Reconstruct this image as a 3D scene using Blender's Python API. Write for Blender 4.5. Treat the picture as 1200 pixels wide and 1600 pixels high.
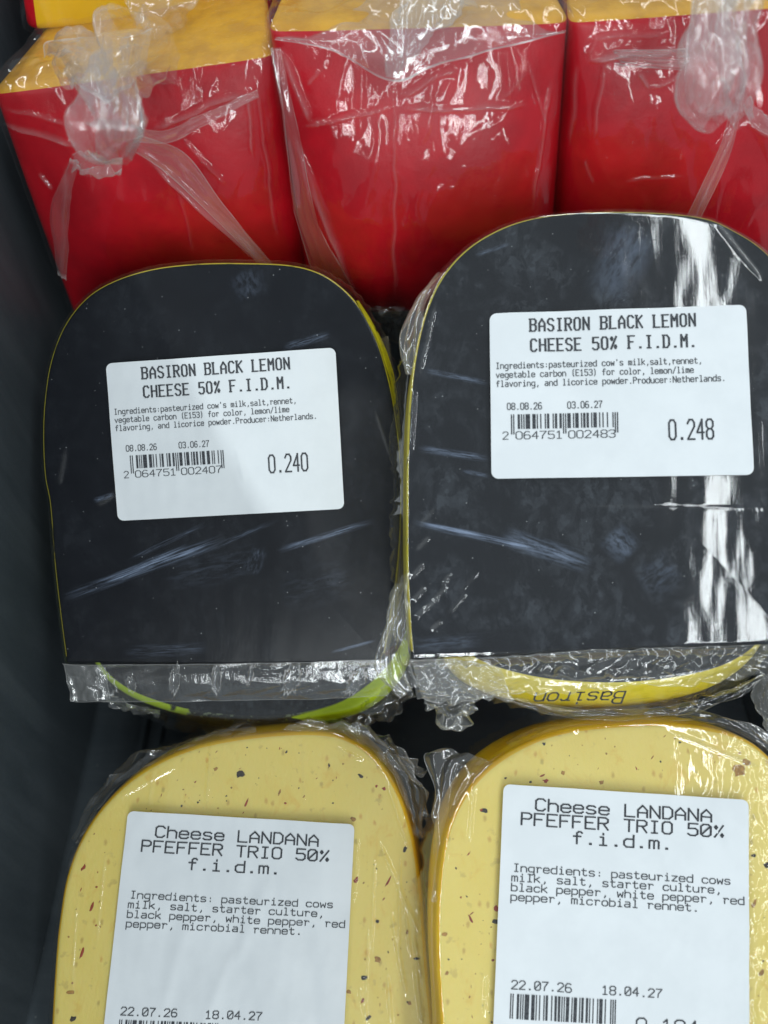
import bpy, math, random
import numpy as np

for o in list(bpy.data.objects):
    bpy.data.objects.remove(o)
sc = bpy.context.scene
COL = sc.collection
sc.render.engine = 'CYCLES'

# ------------------------------------------------------------------ camera
CAMZ = 0.265                      # lens height above the bin floor, metres
PITCH = math.radians(55)          # looking down into the bin
FPX = 1203.0                      # focal length in photo pixels (1200 x 1600)
cp, sp = math.cos(PITCH), math.sin(PITCH)
CAM = np.array([0.0, 0.0, CAMZ])
FWD = np.array([0.0, cp, -sp]); UPV = np.array([0.0, sp, cp]); RGT = np.array([1.0, 0.0, 0.0])
cam = bpy.data.cameras.new('camera')
cam.sensor_fit = 'VERTICAL'; cam.sensor_height = 24.0
cam.lens = 24.0 * FPX / 1600.0
cam.clip_start = 0.005; cam.clip_end = 50
cam.dof.use_dof = True; cam.dof.focus_distance = 0.187; cam.dof.aperture_fstop = 6.5
co = bpy.data.objects.new('camera', cam); COL.objects.link(co)
co.location = CAM; co.rotation_euler = (math.radians(90) - PITCH, 0, 0)
sc.camera = co

# ------------------------------------------------------------------ light
w = bpy.data.worlds.new('World'); sc.world = w; w.use_nodes = True
bg = w.node_tree.nodes['Background']
bg.inputs[0].default_value = (0.80, 0.92, 1.0, 1); bg.inputs[1].default_value = 0.34

def strip(name, loc, sx, sy, power, col=(0.91, 0.98, 1.0), rot=(0, 0, 0)):
    l = bpy.data.lights.new(name, 'AREA'); l.shape = 'RECTANGLE'; l.size = sx; l.size_y = sy
    l.energy = power; l.color = col
    o = bpy.data.objects.new(name, l); COL.objects.link(o); o.location = loc; o.rotation_euler = rot
    return o
strip('ceiling_strip_light', (1.39, -0.9, 2.55), 0.15, 7.0, 46, rot=(0, 0, math.radians(17)))
strip('ceiling_strip_light.001', (-2.1, -0.8, 2.55), 0.17, 7.0, 66)

for k_, x_ in enumerate((-0.55, 0.36, 0.80)):  # unseen fill panels, added to brighten the red fronts and streak their film
    strip('added_front_fill' + ('', '.001', '.002')[k_], (x_, -4.6, 1.60), (0.12, 0.17, 0.17)[k_], 2.6, (20, 38, 38)[k_], rot=(math.radians(82), 0, 0))

sc.view_settings.view_transform = 'Standard'; sc.view_settings.look = 'None'
sc.view_settings.exposure = 0.20; sc.view_settings.gamma = 1.0
sc.cycles.max_bounces = 10; sc.cycles.transparent_max_bounces = 24
sc.cycles.diffuse_bounces = 3; sc.cycles.glossy_bounces = 4; sc.cycles.transmission_bounces = 4
sc.cycles.caustics_reflective = False; sc.cycles.caustics_refractive = False
sc.cycles.use_denoising = True
sc.cycles.sample_clamp_indirect = 4.0

# ------------------------------------------------------------------ geometry helpers
def ray(px, py):
    return FWD + (px - 600) / FPX * RGT + (800 - py) / FPX * UPV
def at_depth(px, py, d): return CAM + d * ray(px, py)
def at_y(px, py, Y):
    r = ray(px, py); return CAM + (Y / r[1]) * r
def at_z(px, py, Z):
    r = ray(px, py); return CAM + ((Z - CAMZ) / r[2]) * r
def pix(P):
    Q = np.asarray(P) - CAM
    d = Q @ FWD
    return 600 + FPX * (Q @ RGT) / d, 800 - FPX * (Q @ UPV) / d

class Frame:
    """a flat cut face in the bin: origin, two in-plane axes and its normal"""
    def __init__(s, px, py, d, tilt, roll=0.0):
        s.O = at_depth(px, py, d)
        t = math.radians(tilt); r = math.radians(roll)
        n = np.array([math.sin(r), -math.sin(t) * math.cos(r), math.cos(t) * math.cos(r)])
        s.n = n / np.linalg.norm(n)
        ex = RGT - s.n * (RGT @ s.n); s.ex = ex / np.linalg.norm(ex)
        s.ey = np.cross(s.n, s.ex)
    def hit(s, px, py, w=0.0):                    # a world point on the plane raised by w metres
        r = ray(px, py); O = s.O + s.n * w
        return CAM + r * (((O - CAM) @ s.n) / (r @ s.n))
    def uv(s, px, py):
        q = s.hit(px, py) - s.O; return np.array([q @ s.ex, q @ s.ey])
    def world(s, u, v, w):
        return s.O + np.multiply.outer(u, s.ex) + np.multiply.outer(v, s.ey) + np.multiply.outer(w, s.n)

def _h(ix, iy, seed):
    n = (ix.astype(np.int64) * 374761393 + iy.astype(np.int64) * 668265263 + seed * 974634777) & 0xffffffff
    n = ((n ^ (n >> 13)) * 1274126177) & 0xffffffff
    return ((n ^ (n >> 16)) & 0xffff) / 65535.0
def noise(x, y, seed=0):
    x = np.asarray(x, float); y = np.asarray(y, float)
    ix = np.floor(x); iy = np.floor(y); fx = x - ix; fy = y - iy
    def g(a, b):
        an = _h(ix + a, iy + b, seed) * 2 * math.pi
        return np.cos(an) * (fx - a) + np.sin(an) * (fy - b)
    sx = fx * fx * fx * (fx * (fx * 6 - 15) + 10); sy = fy * fy * fy * (fy * (fy * 6 - 15) + 10)
    a = g(0, 0) + sx * (g(1, 0) - g(0, 0)); b = g(0, 1) + sx * (g(1, 1) - g(0, 1))
    return (a + sy * (b - a)) * 1.5
def fbm(x, y, seed=0, o=3):
    t = 0; a = 1.0
    for k in range(o):
        t = t + a * noise(x * 2 ** k, y * 2 ** k, seed + k * 17); a *= 0.5
    return t
def ridged(x, y, seed=0, o=2):
    t = 0; a = 1.0
    for k in range(o):
        t = t + a * (1 - np.abs(noise(x * 2 ** k, y * 2 ** k, seed + k * 31)) * 2.2); a *= 0.5
    return t

def crease(px, py, x0, y0, x1, y1, wd):
    """1 on the line from (x0,y0) to (x1,y1), falling off across wd pixels, thinning to both ends"""
    dx, dy = x1 - x0, y1 - y0; L2 = dx * dx + dy * dy
    t = ((px - x0) * dx + (py - y0) * dy) / L2
    dist = np.abs((px - x0) * dy - (py - y0) * dx) / math.sqrt(L2)
    tt = np.clip(t, 0, 1)
    taper = np.clip(np.minimum(tt, 1 - tt) * 6, 0, 1)
    return np.where((t > 0) & (t < 1), np.exp(-(dist / (wd * (0.35 + 0.65 * taper))) ** 2) * taper, 0)

def mesh(name, verts, faces, mats, root, parent=None, attrs=None, fmat=None, smooth=True):
    """link ONE mesh object; verts in world metres, stored relative to the thing's root"""
    me = bpy.data.meshes.new(name)
    base = np.array(root.location) if root is not None else np.zeros(3)
    V = np.asarray(verts, float) - base
    me.from_pydata(V.tolist(), [], faces if isinstance(faces, list) else faces.tolist())
    if not isinstance(mats, (list, tuple)): mats = [mats]
    for m in mats: me.materials.append(m)
    if fmat is not None: me.polygons.foreach_set('material_index', np.asarray(fmat, np.int32))
    if smooth: me.polygons.foreach_set('use_smooth', np.ones(len(me.polygons), bool))
    for k, a in (attrs or {}).items():
        a = np.asarray(a, float)
        if a.ndim == 1:
            at = me.attributes.new(k, 'FLOAT', 'POINT'); at.data.foreach_set('value', a.astype(np.float32))
        else:
            at = me.attributes.new(k, 'FLOAT_VECTOR', 'POINT'); at.data.foreach_set('vector', a.astype(np.float32).ravel())
    me.update()
    o = bpy.data.objects.new(name, me); COL.objects.link(o)
    if parent is None: parent = root
    if parent is not None: o.parent = parent
    return o

def thing(name, label, cat, loc, group=None):
    o = bpy.data.objects.new(name, None); COL.objects.link(o); o.empty_display_size = 0.02
    o.location = [float(c) for c in loc]; o['label'] = label; o['category'] = cat
    if group: o['group'] = group
    return o

def catmull(pts, n=12):
    P = np.asarray(pts, float); out = []
    Q = np.vstack([2 * P[0] - P[1], P, 2 * P[-1] - P[-2]])
    for i in range(1, len(Q) - 2):
        for k in range(n):
            t = k / n
            out.append(0.5 * ((2 * Q[i]) + (Q[i + 1] - Q[i - 1]) * t + (2 * Q[i - 1] - 5 * Q[i] + 4 * Q[i + 1] - Q[i + 2]) * t * t
                              + (3 * Q[i] - Q[i - 1] - 3 * Q[i + 1] + Q[i + 2]) * t ** 3))
    out.append(P[-1]); return np.array(out)
def resample(P, n, closed=False):
    P = np.asarray(P, float)
    if closed: P = np.vstack([P, P[:1]])
    s = np.concatenate([[0], np.cumsum(np.linalg.norm(np.diff(P, axis=0), axis=1))])
    t = np.linspace(0, s[-1], n, endpoint=not closed)
    return np.stack([np.interp(t, s, P[:, k]) for k in range(P.shape[1])], 1)

def gridfaces(nu, nv, wrap=False, base=0):
    i, j = np.meshgrid(np.arange(nu - (0 if wrap else 1)), np.arange(nv - 1), indexing='ij')
    a = i * nv + j; b = ((i + 1) % nu) * nv + j
    return (np.stack([a, b, b + 1, a + 1], -1).reshape(-1, 4) + base)

# ------------------------------------------------------------------ materials
def newmat(name):
    m = bpy.data.materials.new(name); m.use_nodes = True
    nt = m.node_tree
    for n in list(nt.nodes): nt.nodes.remove(n)
    return m, nt
def N(nt, typ, **kw):
    n = nt.nodes.new(typ)
    for k, v in kw.items():
        if k == 'inp':
            for a, b in v.items(): n.inputs[a].default_value = b
        else: setattr(n, k, v)
    return n
def math_(nt, op, a, b=None, clamp=False):
    n = N(nt, 'ShaderNodeMath', operation=op, use_clamp=clamp)
    for i, x in enumerate((a, b)):
        if x is None: continue
        if isinstance(x, (int, float)): n.inputs[i].default_value = x
        else: nt.links.new(x, n.inputs[i])
    return n.outputs[0]
def mapr(nt, x, a, b, c=0.0, d=1.0, smooth=True):
    n = N(nt, 'ShaderNodeMapRange', interpolation_type='SMOOTHSTEP' if smooth else 'LINEAR',
          inp={1: a, 2: b, 3: c, 4: d}); nt.links.new(x, n.inputs[0]); return n.outputs[0]
def attr(nt, name, out='Fac'):
    return N(nt, 'ShaderNodeAttribute', attribute_name=name).outputs[out]
def noise_(nt, vec, scale, detail=3, rough=0.55, dist=0.0):
    n = N(nt, 'ShaderNodeTexNoise', inp={'Scale': scale, 'Detail': detail, 'Roughness': rough, 'Distortion': dist})
    nt.links.new(vec, n.inputs['Vector']); return n.outputs[0]
def mixc(nt, f, a, b):
    n = N(nt, 'ShaderNodeMix', data_type='RGBA')
    nt.links.new(f, n.inputs[0]) if not isinstance(f, float) else setattr(n.inputs[0], 'default_value', f)
    for i, x in ((6, a), (7, b)):
        if isinstance(x, tuple): n.inputs[i].default_value = (*x, 1)
        else: nt.links.new(x, n.inputs[i])
    return n.outputs[2]
def mapping(nt, vec, loc=(0, 0, 0), rot=0.0, scale=(1, 1, 1), kind='POINT'):
    n = N(nt, 'ShaderNodeMapping', vector_type=kind, inp={1: loc, 2: (0, 0, rot), 3: scale})
    nt.links.new(vec, n.inputs[0]); return n.outputs[0]
def bump(nt, h, strength=0.3, dist=0.0002, normal=None):
    n = N(nt, 'ShaderNodeBump', inp={'Strength': strength, 'Distance': dist}); nt.links.new(h, n.inputs['Height'])
    if normal is not None: nt.links.new(normal, n.inputs['Normal'])
    return n.outputs[0]
def principled(nt, rough=0.5, spec=0.5, color=None):
    p = N(nt, 'ShaderNodeBsdfPrincipled'); p.inputs['Roughness'].default_value = rough
    p.inputs['Specular IOR Level'].default_value = spec
    if isinstance(color, tuple): p.inputs['Base Color'].default_value = (*color, 1)
    elif color is not None: nt.links.new(color, p.inputs['Base Color'])
    o = N(nt, 'ShaderNodeOutputMaterial'); nt.links.new(p.outputs[0], o.inputs[0]); return p

def film_mat(name, gloss=0.07, rough=0.06, haze=0.02, bumps=(), tint=(1, 1, 1), hazecol=(0.86, 0.86, 0.85)):
    """thin clear plastic: see-through, mirror-like film skin, milky where the 'haze' attribute says it is folded over.
       bumps: (scale vector, strength in metres, detail) in millimetres of the surface's own coordinates"""
    m, nt = newmat(name)
    tr = N(nt, 'ShaderNodeBsdfTransparent', inp={0: (*tint, 1)})
    gl = N(nt, 'ShaderNodeBsdfGlossy', inp={'Roughness': rough, 'Color': (1, 1, 1, 1)})
    lw = N(nt, 'ShaderNodeLayerWeight', inp={0: 0.5})
    f = math_(nt, 'POWER', lw.outputs['Facing'], 3.6)
    f = math_(nt, 'MULTIPLY', f, 0.42)
    f = math_(nt, 'ADD', f, gloss, True)
    m1 = N(nt, 'ShaderNodeMixShader'); nt.links.new(f, m1.inputs[0])
    nt.links.new(tr.outputs[0], m1.inputs[1]); nt.links.new(gl.outputs[0], m1.inputs[2])
    df = N(nt, 'ShaderNodeBsdfDiffuse', inp={0: (*hazecol, 1)}); tl = N(nt, 'ShaderNodeBsdfTranslucent', inp={0: (*hazecol, 1)})
    md = N(nt, 'ShaderNodeMixShader', inp={0: 0.4}); nt.links.new(df.outputs[0], md.inputs[1]); nt.links.new(tl.outputs[0], md.inputs[2])
    hz = math_(nt, 'ADD', attr(nt, 'haze'), haze, True)
    m2 = N(nt, 'ShaderNodeMixShader'); nt.links.new(hz, m2.inputs[0])
    nt.links.new(m1.outputs[0], m2.inputs[1]); nt.links.new(md.outputs[0], m2.inputs[2])
    o = N(nt, 'ShaderNodeOutputMaterial'); nt.links.new(m2.outputs[0], o.inputs[0])
    v = attr(nt, 'loc', 'Vector'); nrm = None
    for b in bumps:
        (sx, sy, rot), dist, det = b[:3]
        mv = mapping(nt, v, rot=rot, scale=(sx, sy, 1))
        h = noise_(nt, mv, 1.0, det, 0.6)
        if len(b) > 3: h = math_(nt, 'MULTIPLY', h, attr(nt, b[3]))
        nrm = bump(nt, h, 1.0, dist, nrm)
    if nrm is not None:
        nt.links.new(nrm, gl.inputs['Normal'])
    m.use_transparent_shadow = True if hasattr(m, 'use_transparent_shadow') else None
    return m

def seg(nt, v, p0, p1, wd, seed=0.0, den=0.5):
    """a scuff along p0-p1 (mm on the face), wd mm wide, broken up into fine hairlines"""
    dx, dy = p1[0] - p0[0], p1[1] - p0[1]; L = math.hypot(dx, dy); a = math.atan2(dy, dx)
    mv = mapping(nt, v, loc=(p0[0], p0[1], 0), rot=a, scale=(L, wd, 1), kind='TEXTURE')
    s = N(nt, 'ShaderNodeSeparateXYZ'); nt.links.new(mv, s.inputs[0])
    ay = math_(nt, 'ABSOLUTE', s.outputs[1])
    m = math_(nt, 'SUBTRACT', 1.0, ay, True)
    e0 = mapr(nt, s.outputs[0], 0.0, 0.25); e1 = mapr(nt, s.outputs[0], 1.0, 0.7)
    m = math_(nt, 'MULTIPLY', m, math_(nt, 'MULTIPLY', e0, e1))
    nz = mapping(nt, mv, loc=(seed * 7.3, seed * 3.1, 0), scale=(2.2, 2.2, 1))
    h = mapr(nt, noise_(nt, nz, 1.6, 5, 0.7), den - 0.12, den + 0.16)
    return math_(nt, 'MULTIPLY', m, h)

def black_face_mat(name, scuffs, cloud=0.3, grain=None):
    m, nt = newmat(name)
    v = attr(nt, 'loc', 'Vector')
    acc = None
    for i, (p0, p1, wd, k, den) in enumerate(scuffs):
        x = math_(nt, 'MULTIPLY', seg(nt, v, p0, p1, wd, i + 1.0, den), k)
        acc = x if acc is None else math_(nt, 'ADD', acc, x)
    # moisture clouding under the film
    n1 = noise_(nt, mapping(nt, v, loc=(3, 1, 0), scale=(0.07, 0.07, 1)), 1.0, 6, 0.62, 0.6)
    n2 = noise_(nt, mapping(nt, v, scale=(0.25, 0.12, 1)), 1.0, 5, 0.7, 1.2)
    n4 = noise_(nt, mapping(nt, v, loc=(8, 4, 0), scale=(0.30, 0.26, 1)), 1.0, 5, 0.6, 0.3)
    cl = math_(nt, 'MULTIPLY', mapr(nt, n1, 0.40, 0.62), math_(nt, 'ADD', mapr(nt, n2, 0.42, 0.62), mapr(nt, n4, 0.53, 0.57)))
    cl = math_(nt, 'MULTIPLY', cl, cloud)
    # tiny pale specks
    vo = N(nt, 'ShaderNodeTexVoronoi', inp={'Scale': 0.75, 'Randomness': 1.0}); nt.links.new(v, vo.inputs['Vector'])
    sepc = N(nt, 'ShaderNodeSeparateColor'); nt.links.new(vo.outputs['Color'], sepc.inputs[0])
    big = math_(nt, 'MULTIPLY', sepc.outputs[1], 0.12)
    dot = math_(nt, 'MULTIPLY', math_(nt, 'LESS_THAN', vo.outputs['Distance'], big), math_(nt, 'GREATER_THAN', sepc.outputs[0], 0.70))
    col = mixc(nt, n1, (0.0042, 0.0052, 0.0080), (0.0115, 0.0135, 0.018))
    col = mixc(nt, math_(nt, 'MULTIPLY', cl, 1.0, True), col, (0.075, 0.085, 0.10))
    col = mixc(nt, math_(nt, 'MULTIPLY', dot, 0.5), col, (0.45, 0.47, 0.48))
    if acc is not None: col = mixc(nt, math_(nt, 'MULTIPLY', acc, 1.0, True), col, (0.24, 0.30, 0.42))
    p = principled(nt, 0.42, 0.10, col)
    h = noise_(nt, mapping(nt, v, scale=(2.2, 2.2, 1)), 1.0, 4, 0.7)
    nt.links.new(bump(nt, h, 0.25, 0.0001), p.inputs['Normal'])
    return m

def simple(name, col, rough=0.4, spec=0.5, nscale=None, ncol=None, bumpd=0.0, bs=400, sss=0.0):
    m, nt = newmat(name)
    tc = N(nt, 'ShaderNodeTexCoord').outputs['Object']
    c = col
    if nscale: c = mixc(nt, mapr(nt, noise_(nt, tc, nscale, 5, 0.6), 0.35, 0.65), col, ncol)
    p = principled(nt, rough, spec, c)
    if sss:
        p.inputs['Subsurface Weight'].default_value = sss; p.inputs['Subsurface Radius'].default_value = (1, 0.6, 0.25)
        p.inputs['Subsurface Scale'].default_value = 0.0025
    if bumpd: nt.links.new(bump(nt, noise_(nt, tc, bs, 5, 0.65), 1.0, bumpd), p.inputs['Normal'])
    return m

M = {}
M['red_wax'] = simple('red wax rind', (0.50, 0.0036, 0.013), 0.36, 0.22, 55, (0.36, 0.0022, 0.009), 0.00020, 170)
M['yellow_cut'] = simple('yellow cut cheese', (0.66, 0.34, 0.018), 0.45, 0.4, 120, (0.52, 0.25, 0.014), 0.0003, 420, 0.2)
M['yellow_bright'] = simple('bright yellow cheese', (0.84, 0.50, 0.012), 0.4, 0.4, 70, (0.78, 0.45, 0.01), 0.0001, 260, 0.2)
M['black_side'] = simple('black wax side', (0.012, 0.014, 0.016), 0.35, 0.4, 90, (0.03, 0.032, 0.03), 0.0002, 300)
M['paper'] = simple('white label paper', (0.735, 0.765, 0.785), 0.5, 0.3, 90, (0.70, 0.73, 0.75), 0.00006, 160)
M['ink'] = simple('grey black thermal ink', (0.030, 0.033, 0.038), 0.6, 0.2, 2500, (0.085, 0.09, 0.10))
M['ink_soft'] = simple('fine thermal ink', (0.045, 0.05, 0.056), 0.6, 0.2, 2500, (0.12, 0.125, 0.135))

def rind_mat(name, c0, c1, gap, nscale=0.16, thr=0.5, wth=0.06):
    """lemon-coloured coat worn through to black in torn patches along the edge"""
    m, nt = newmat(name); v = attr(nt, 'loc', 'Vector')
    n1 = noise_(nt, mapping(nt, v, scale=(nscale, nscale, 0.5)), 1.0, 5, 0.65, 0.8)
    n2 = noise_(nt, mapping(nt, v, scale=(0.6, 0.6, 1.6)), 1.0, 4, 0.6)
    c = mixc(nt, n2, c0, c1)
    c = mixc(nt, mapr(nt, n1, thr - wth, thr + wth), c, gap)
    principled(nt, 0.35, 0.5, c); return m
M['lemon_rind_thin'] = rind_mat('thin lemon rind', (0.62, 0.56, 0.02), (0.45, 0.36, 0.05), (0.02, 0.021, 0.018), 0.10, 0.60)
M['lime_rind'] = rind_mat('lime rind', (0.58, 0.78, 0.015), (0.46, 0.66, 0.02), (0.015, 0.018, 0.016), 0.07, 0.55)
def lime_mat():
    """lime coat on both flanks, worn to black wax with pale crumbs across the front"""
    m, nt = newmat('worn lime rind'); v = attr(nt, 'loc', 'Vector')
    sx = N(nt, 'ShaderNodeSeparateXYZ'); nt.links.new(v, sx.inputs[0])
    n1 = noise_(nt, mapping(nt, v, scale=(0.2, 0.2, 0.3)), 1.0, 4, 0.6)
    x = math_(nt, 'ADD', sx.outputs[0], math_(nt, 'MULTIPLY', math_(nt, 'SUBTRACT', n1, 0.5), 22.0))
    k = math_(nt, 'MULTIPLY', mapr(nt, x, -11.0, -9.0), mapr(nt, x, 23.0, 20.0))
    c = mixc(nt, noise_(nt, mapping(nt, v, scale=(0.8, 0.8, 1)), 1.0, 4, 0.6), (0.58, 0.78, 0.015), (0.42, 0.60, 0.02))
    n2 = noise_(nt, mapping(nt, v, loc=(4, 4, 0), scale=(0.5, 0.9, 0.4)), 1.0, 4, 0.65)
    g = mixc(nt, mapr(nt, n2, 0.57, 0.63), (0.012, 0.015, 0.014), (0.32, 0.40, 0.24))
    principled(nt, 0.35, 0.5, mixc(nt, k, c, g)); return m
M['lime_rind'] = lime_mat()
M['yellow_rind'] = rind_mat('yellow printed rind', (0.90, 0.74, 0.015), (0.78, 0.62, 0.02), (0.36, 0.32, 0.05), 0.12, 0.66)

def plastic_mat():
    m, nt = newmat('black bin plastic')
    tc = N(nt, 'ShaderNodeTexCoord').outputs['Object']
    n1 = noise_(nt, mapping(nt, tc, scale=(12, 60, 10)), 1.0, 6, 0.65, 0.8)
    c = mixc(nt, mapr(nt, n1, 0.3, 0.72), (0.064, 0.080, 0.092), (0.100, 0.120, 0.134))
    vo = N(nt, 'ShaderNodeTexVoronoi', inp={'Scale': 420.0}); nt.links.new(tc, vo.inputs['Vector'])
    s = N(nt, 'ShaderNodeSeparateColor'); nt.links.new(vo.outputs['Color'], s.inputs[0])
    d = math_(nt, 'MULTIPLY', math_(nt, 'LESS_THAN', vo.outputs['Distance'], 0.11), math_(nt, 'GREATER_THAN', s.outputs[0], 0.86))
    c = mixc(nt, math_(nt, 'MULTIPLY', d, 0.45), c, (0.35, 0.36, 0.36))
    p = principled(nt, 0.4, 0.5, c)
    nt.links.new(bump(nt, noise_(nt, tc, 700, 4, 0.6), 1.0, 0.00008), p.inputs['Normal'])
    return m
M['bin'] = plastic_mat()

def pepper_mat():
    m, nt = newmat('pale yellow pepper cheese')
    v = attr(nt, 'loc', 'Vector')
    n1 = noise_(nt, mapping(nt, v, scale=(0.05, 0.05, 1)), 1.0, 4, 0.6, 0.5)
    n2 = noise_(nt, mapping(nt, v, loc=(5, 2, 0), scale=(0.16, 0.11, 1)), 1.0, 5, 0.65, 0.7)
    c = mixc(nt, n1, (0.77, 0.59, 0.12), (0.86, 0.71, 0.225))
    c = mixc(nt, math_(nt, 'MULTIPLY', mapr(nt, n2, 0.55, 0.74), 0.5), c, (0.74, 0.43, 0.06))
    n3 = noise_(nt, mapping(nt, v, loc=(1, 9, 0), scale=(0.3, 0.3, 1)), 1.0, 3, 0.5)
    c = mixc(nt, math_(nt, 'MULTIPLY', mapr(nt, n3, 0.64, 0.74), 0.35), c, (0.40, 0.27, 0.09))
    vo = N(nt, 'ShaderNodeTexVoronoi', voronoi_dimensions='2D', inp={'Scale': 0.42, 'Randomness': 1.0})
    nt.links.new(mapping(nt, v, rot=.3, scale=(1.3, .8, 1)), vo.inputs['Vector'])
    s = N(nt, 'ShaderNodeSeparateColor'); nt.links.new(vo.outputs['Color'], s.inputs[0])
    nd = math_(nt, 'ADD', vo.outputs['Distance'], math_(nt, 'MULTIPLY', noise_(nt, v, 1.6, 3, 0.6), 0.28))
    sm = math_(nt, 'MULTIPLY', mapr(nt, nd, 0.50, 0.18), math_(nt, 'GREATER_THAN', s.outputs[0], 0.925))
    c = mixc(nt, math_(nt, "MULTIPLY", sm, 0.5), c, mixc(nt, s.outputs[1], (0.62, 0.22, 0.03), (0.30, 0.20, 0.06)))
    p = principled(nt, 0.38, 0.45, c)
    p.inputs['Subsurface Weight'].default_value = 0.35; p.inputs['Subsurface Radius'].default_value = (1, 0.65, 0.25)
    p.inputs['Subsurface Scale'].default_value = 0.003
    nt.links.new(bump(nt, noise_(nt, mapping(nt, v, scale=(0.9, 0.5, 1)), 1.0, 4, 0.6), 1.0, 0.00015), p.inputs['Normal'])
    return m
M['pepper'] = pepper_mat()
M['pepper_rind'] = simple('waxy yellow rind', (0.90, 0.56, 0.010), 0.3, 0.5, 110, (0.84, 0.48, 0.010), 0.00008, 260, 0.2)
M['fleck_black'] = simple('black pepper', (0.018, 0.014, 0.010), 0.5, 0.4, 1500, (0.05, 0.035, 0.02))
M['fleck_red'] = simple('red pepper', (0.36, 0.045, 0.012), 0.4, 0.4, 1200, (0.22, 0.03, 0.012))
M['fleck_tan'] = simple('brown pepper', (0.46, 0.24, 0.05), 0.5, 0.4, 1200, (0.28, 0.14, 0.03))

# films; surface coordinates 'loc' are in millimetres
M['film_black_matte'] = film_mat('tight film on black', 0.017, 0.24, 0.0,
    [((0.9, 0.3, 0.25), 0.00003, 4), ((4.0, 4.0, 0.0), 0.00026, 2, "grain")])
M['film_black_gloss'] = film_mat('glossy film on black', 0.062, 0.06, 0.002,
    [((0.75, 0.03, 0.0), 0.000011, 4), ((0.45, 0.4, 0.0), 0.000010, 5)])
M['film_pepper'] = film_mat('glossy film on pepper cheese', 0.075, 0.06, 0.008,
    [((0.8, 0.06, 0.05), 0.00003, 3), ((0.4, 0.16, 0.3), 0.00006, 3)])
M['film_pepper_rough'] = film_mat('rippled film on pepper cheese', 0.085, 0.05, 0.008,
    [((0.8, 0.06, 0.05), 0.00003, 3), ((0.42, 0.18, 0.2), 0.00022, 4, 'grain'), ((0.3, 0.15, 0.1), 0.00002, 3)])
M['film_red'] = film_mat('loose film on red wax', 0.034, 0.06, 0.004,
    [((0.9, 0.05, 0.05), 0.00003, 3), ((0.28, 0.2, 0.3), 0.00007, 3)], hazecol=(0.86, 0.80, 0.80))
M['film_loose'] = film_mat('crumpled film', 0.09, 0.08, 0.015,
    [((0.4, 0.4, 0.4), 0.00012, 3)])
M['film_knot'] = film_mat('bunched film', 0.075, 0.13, 0.02,
    [((0.35, 0.2, 0.2), 0.00008, 3), ((2.0, 0.05, 0.1), 0.00018, 3)], hazecol=(0.80, 0.72, 0.70))
M['film_seam'] = film_mat('sealed film strip', 0.09, 0.10, 0.035,
    [((1.2, 1.2, 0.0), 0.00004, 3), ((0.6, 0.16, -0.7), 0.00012, 2)])

# ------------------------------------------------------------------ shape builders
def slab(fr, outline, N_=420, nr=60, rr=0.0015, T=lambda v: 0.024 + 0 * v, off=0.0, flare=0.0, bow=0.0):
    """a slab cut to an outline on its face plane: face rings, rounded rim, side, underside.
       returns verts (face coords), faces, zone per vertex (0 face .. 1 rim .. 2 side .. 3 underside), s along the radius"""
    P = resample(outline, N_, closed=True)
    c = P.mean(0)
    tan = np.roll(P, -3, 0) - np.roll(P, 3, 0)
    area = np.sum(P[:, 0] * np.roll(P[:, 1], -1) - np.roll(P[:, 0], -1) * P[:, 1])
    nrm = np.stack([tan[:, 1], -tan[:, 0]], 1) * (1 if area > 0 else -1)
    nrm /= np.linalg.norm(nrm, axis=1)[:, None]
    P = P + nrm * off
    I = P - nrm * rr
    rows = []; zone = []
    for k in range(nr + 1):
        s = 0.015 + 0.985 * (k / nr) ** 0.85
        q = c + (I - c) * s
        rows.append(np.column_stack([q, off - bow * s ** 4 + np.zeros(N_)])); zone.append(np.zeros(N_))
    for j in range(1, 7):
        f = math.pi / 2 * j / 6
        rows.append(np.column_stack([I + nrm * rr * math.sin(f), off - bow - rr * (1 - math.cos(f)) + np.zeros(N_)])); zone.append(np.ones(N_) * j / 6)
    Tt = T(P[:, 1])
    for j in range(1, 9):
        t = j / 8
        bulge = flare * math.sin(math.pi * t)
        rows.append(np.column_stack([P + nrm * bulge, off - bow - rr - (Tt - rr) * t])); zone.append(np.ones(N_) * (1 + t))
    for j in range(1, 4):
        s = 1 - j / 3 * 0.98
        q = c + (P - c) * s
        rows.append(np.column_stack([q, off - bow - T(q[:, 1])])); zone.append(np.ones(N_) * 3)
    V = np.stack(rows, 1).reshape(-1, 3); Z = np.stack(zone, 1).reshape(-1)
    nv = len(rows)
    F = gridfaces(N_, nv, True).tolist()
    F = [f[::-1] for f in F] if area > 0 else F
    F.append([i * nv for i in range(N_)] if area > 0 else [i * nv for i in range(N_)][::-1])
    F.append([i * nv + nv - 1 for i in range(N_)][::-1] if area > 0 else [i * nv + nv - 1 for i in range(N_)])
    return V, F, Z, nv

def outline_of(fr, curve, closing):
    c = catmull([fr.uv(*p) for p in curve], 14)
    e = np.array([fr.uv(*p) for p in closing]) if closing else np.zeros((0, 2))
    return np.vstack([c, e])

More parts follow.
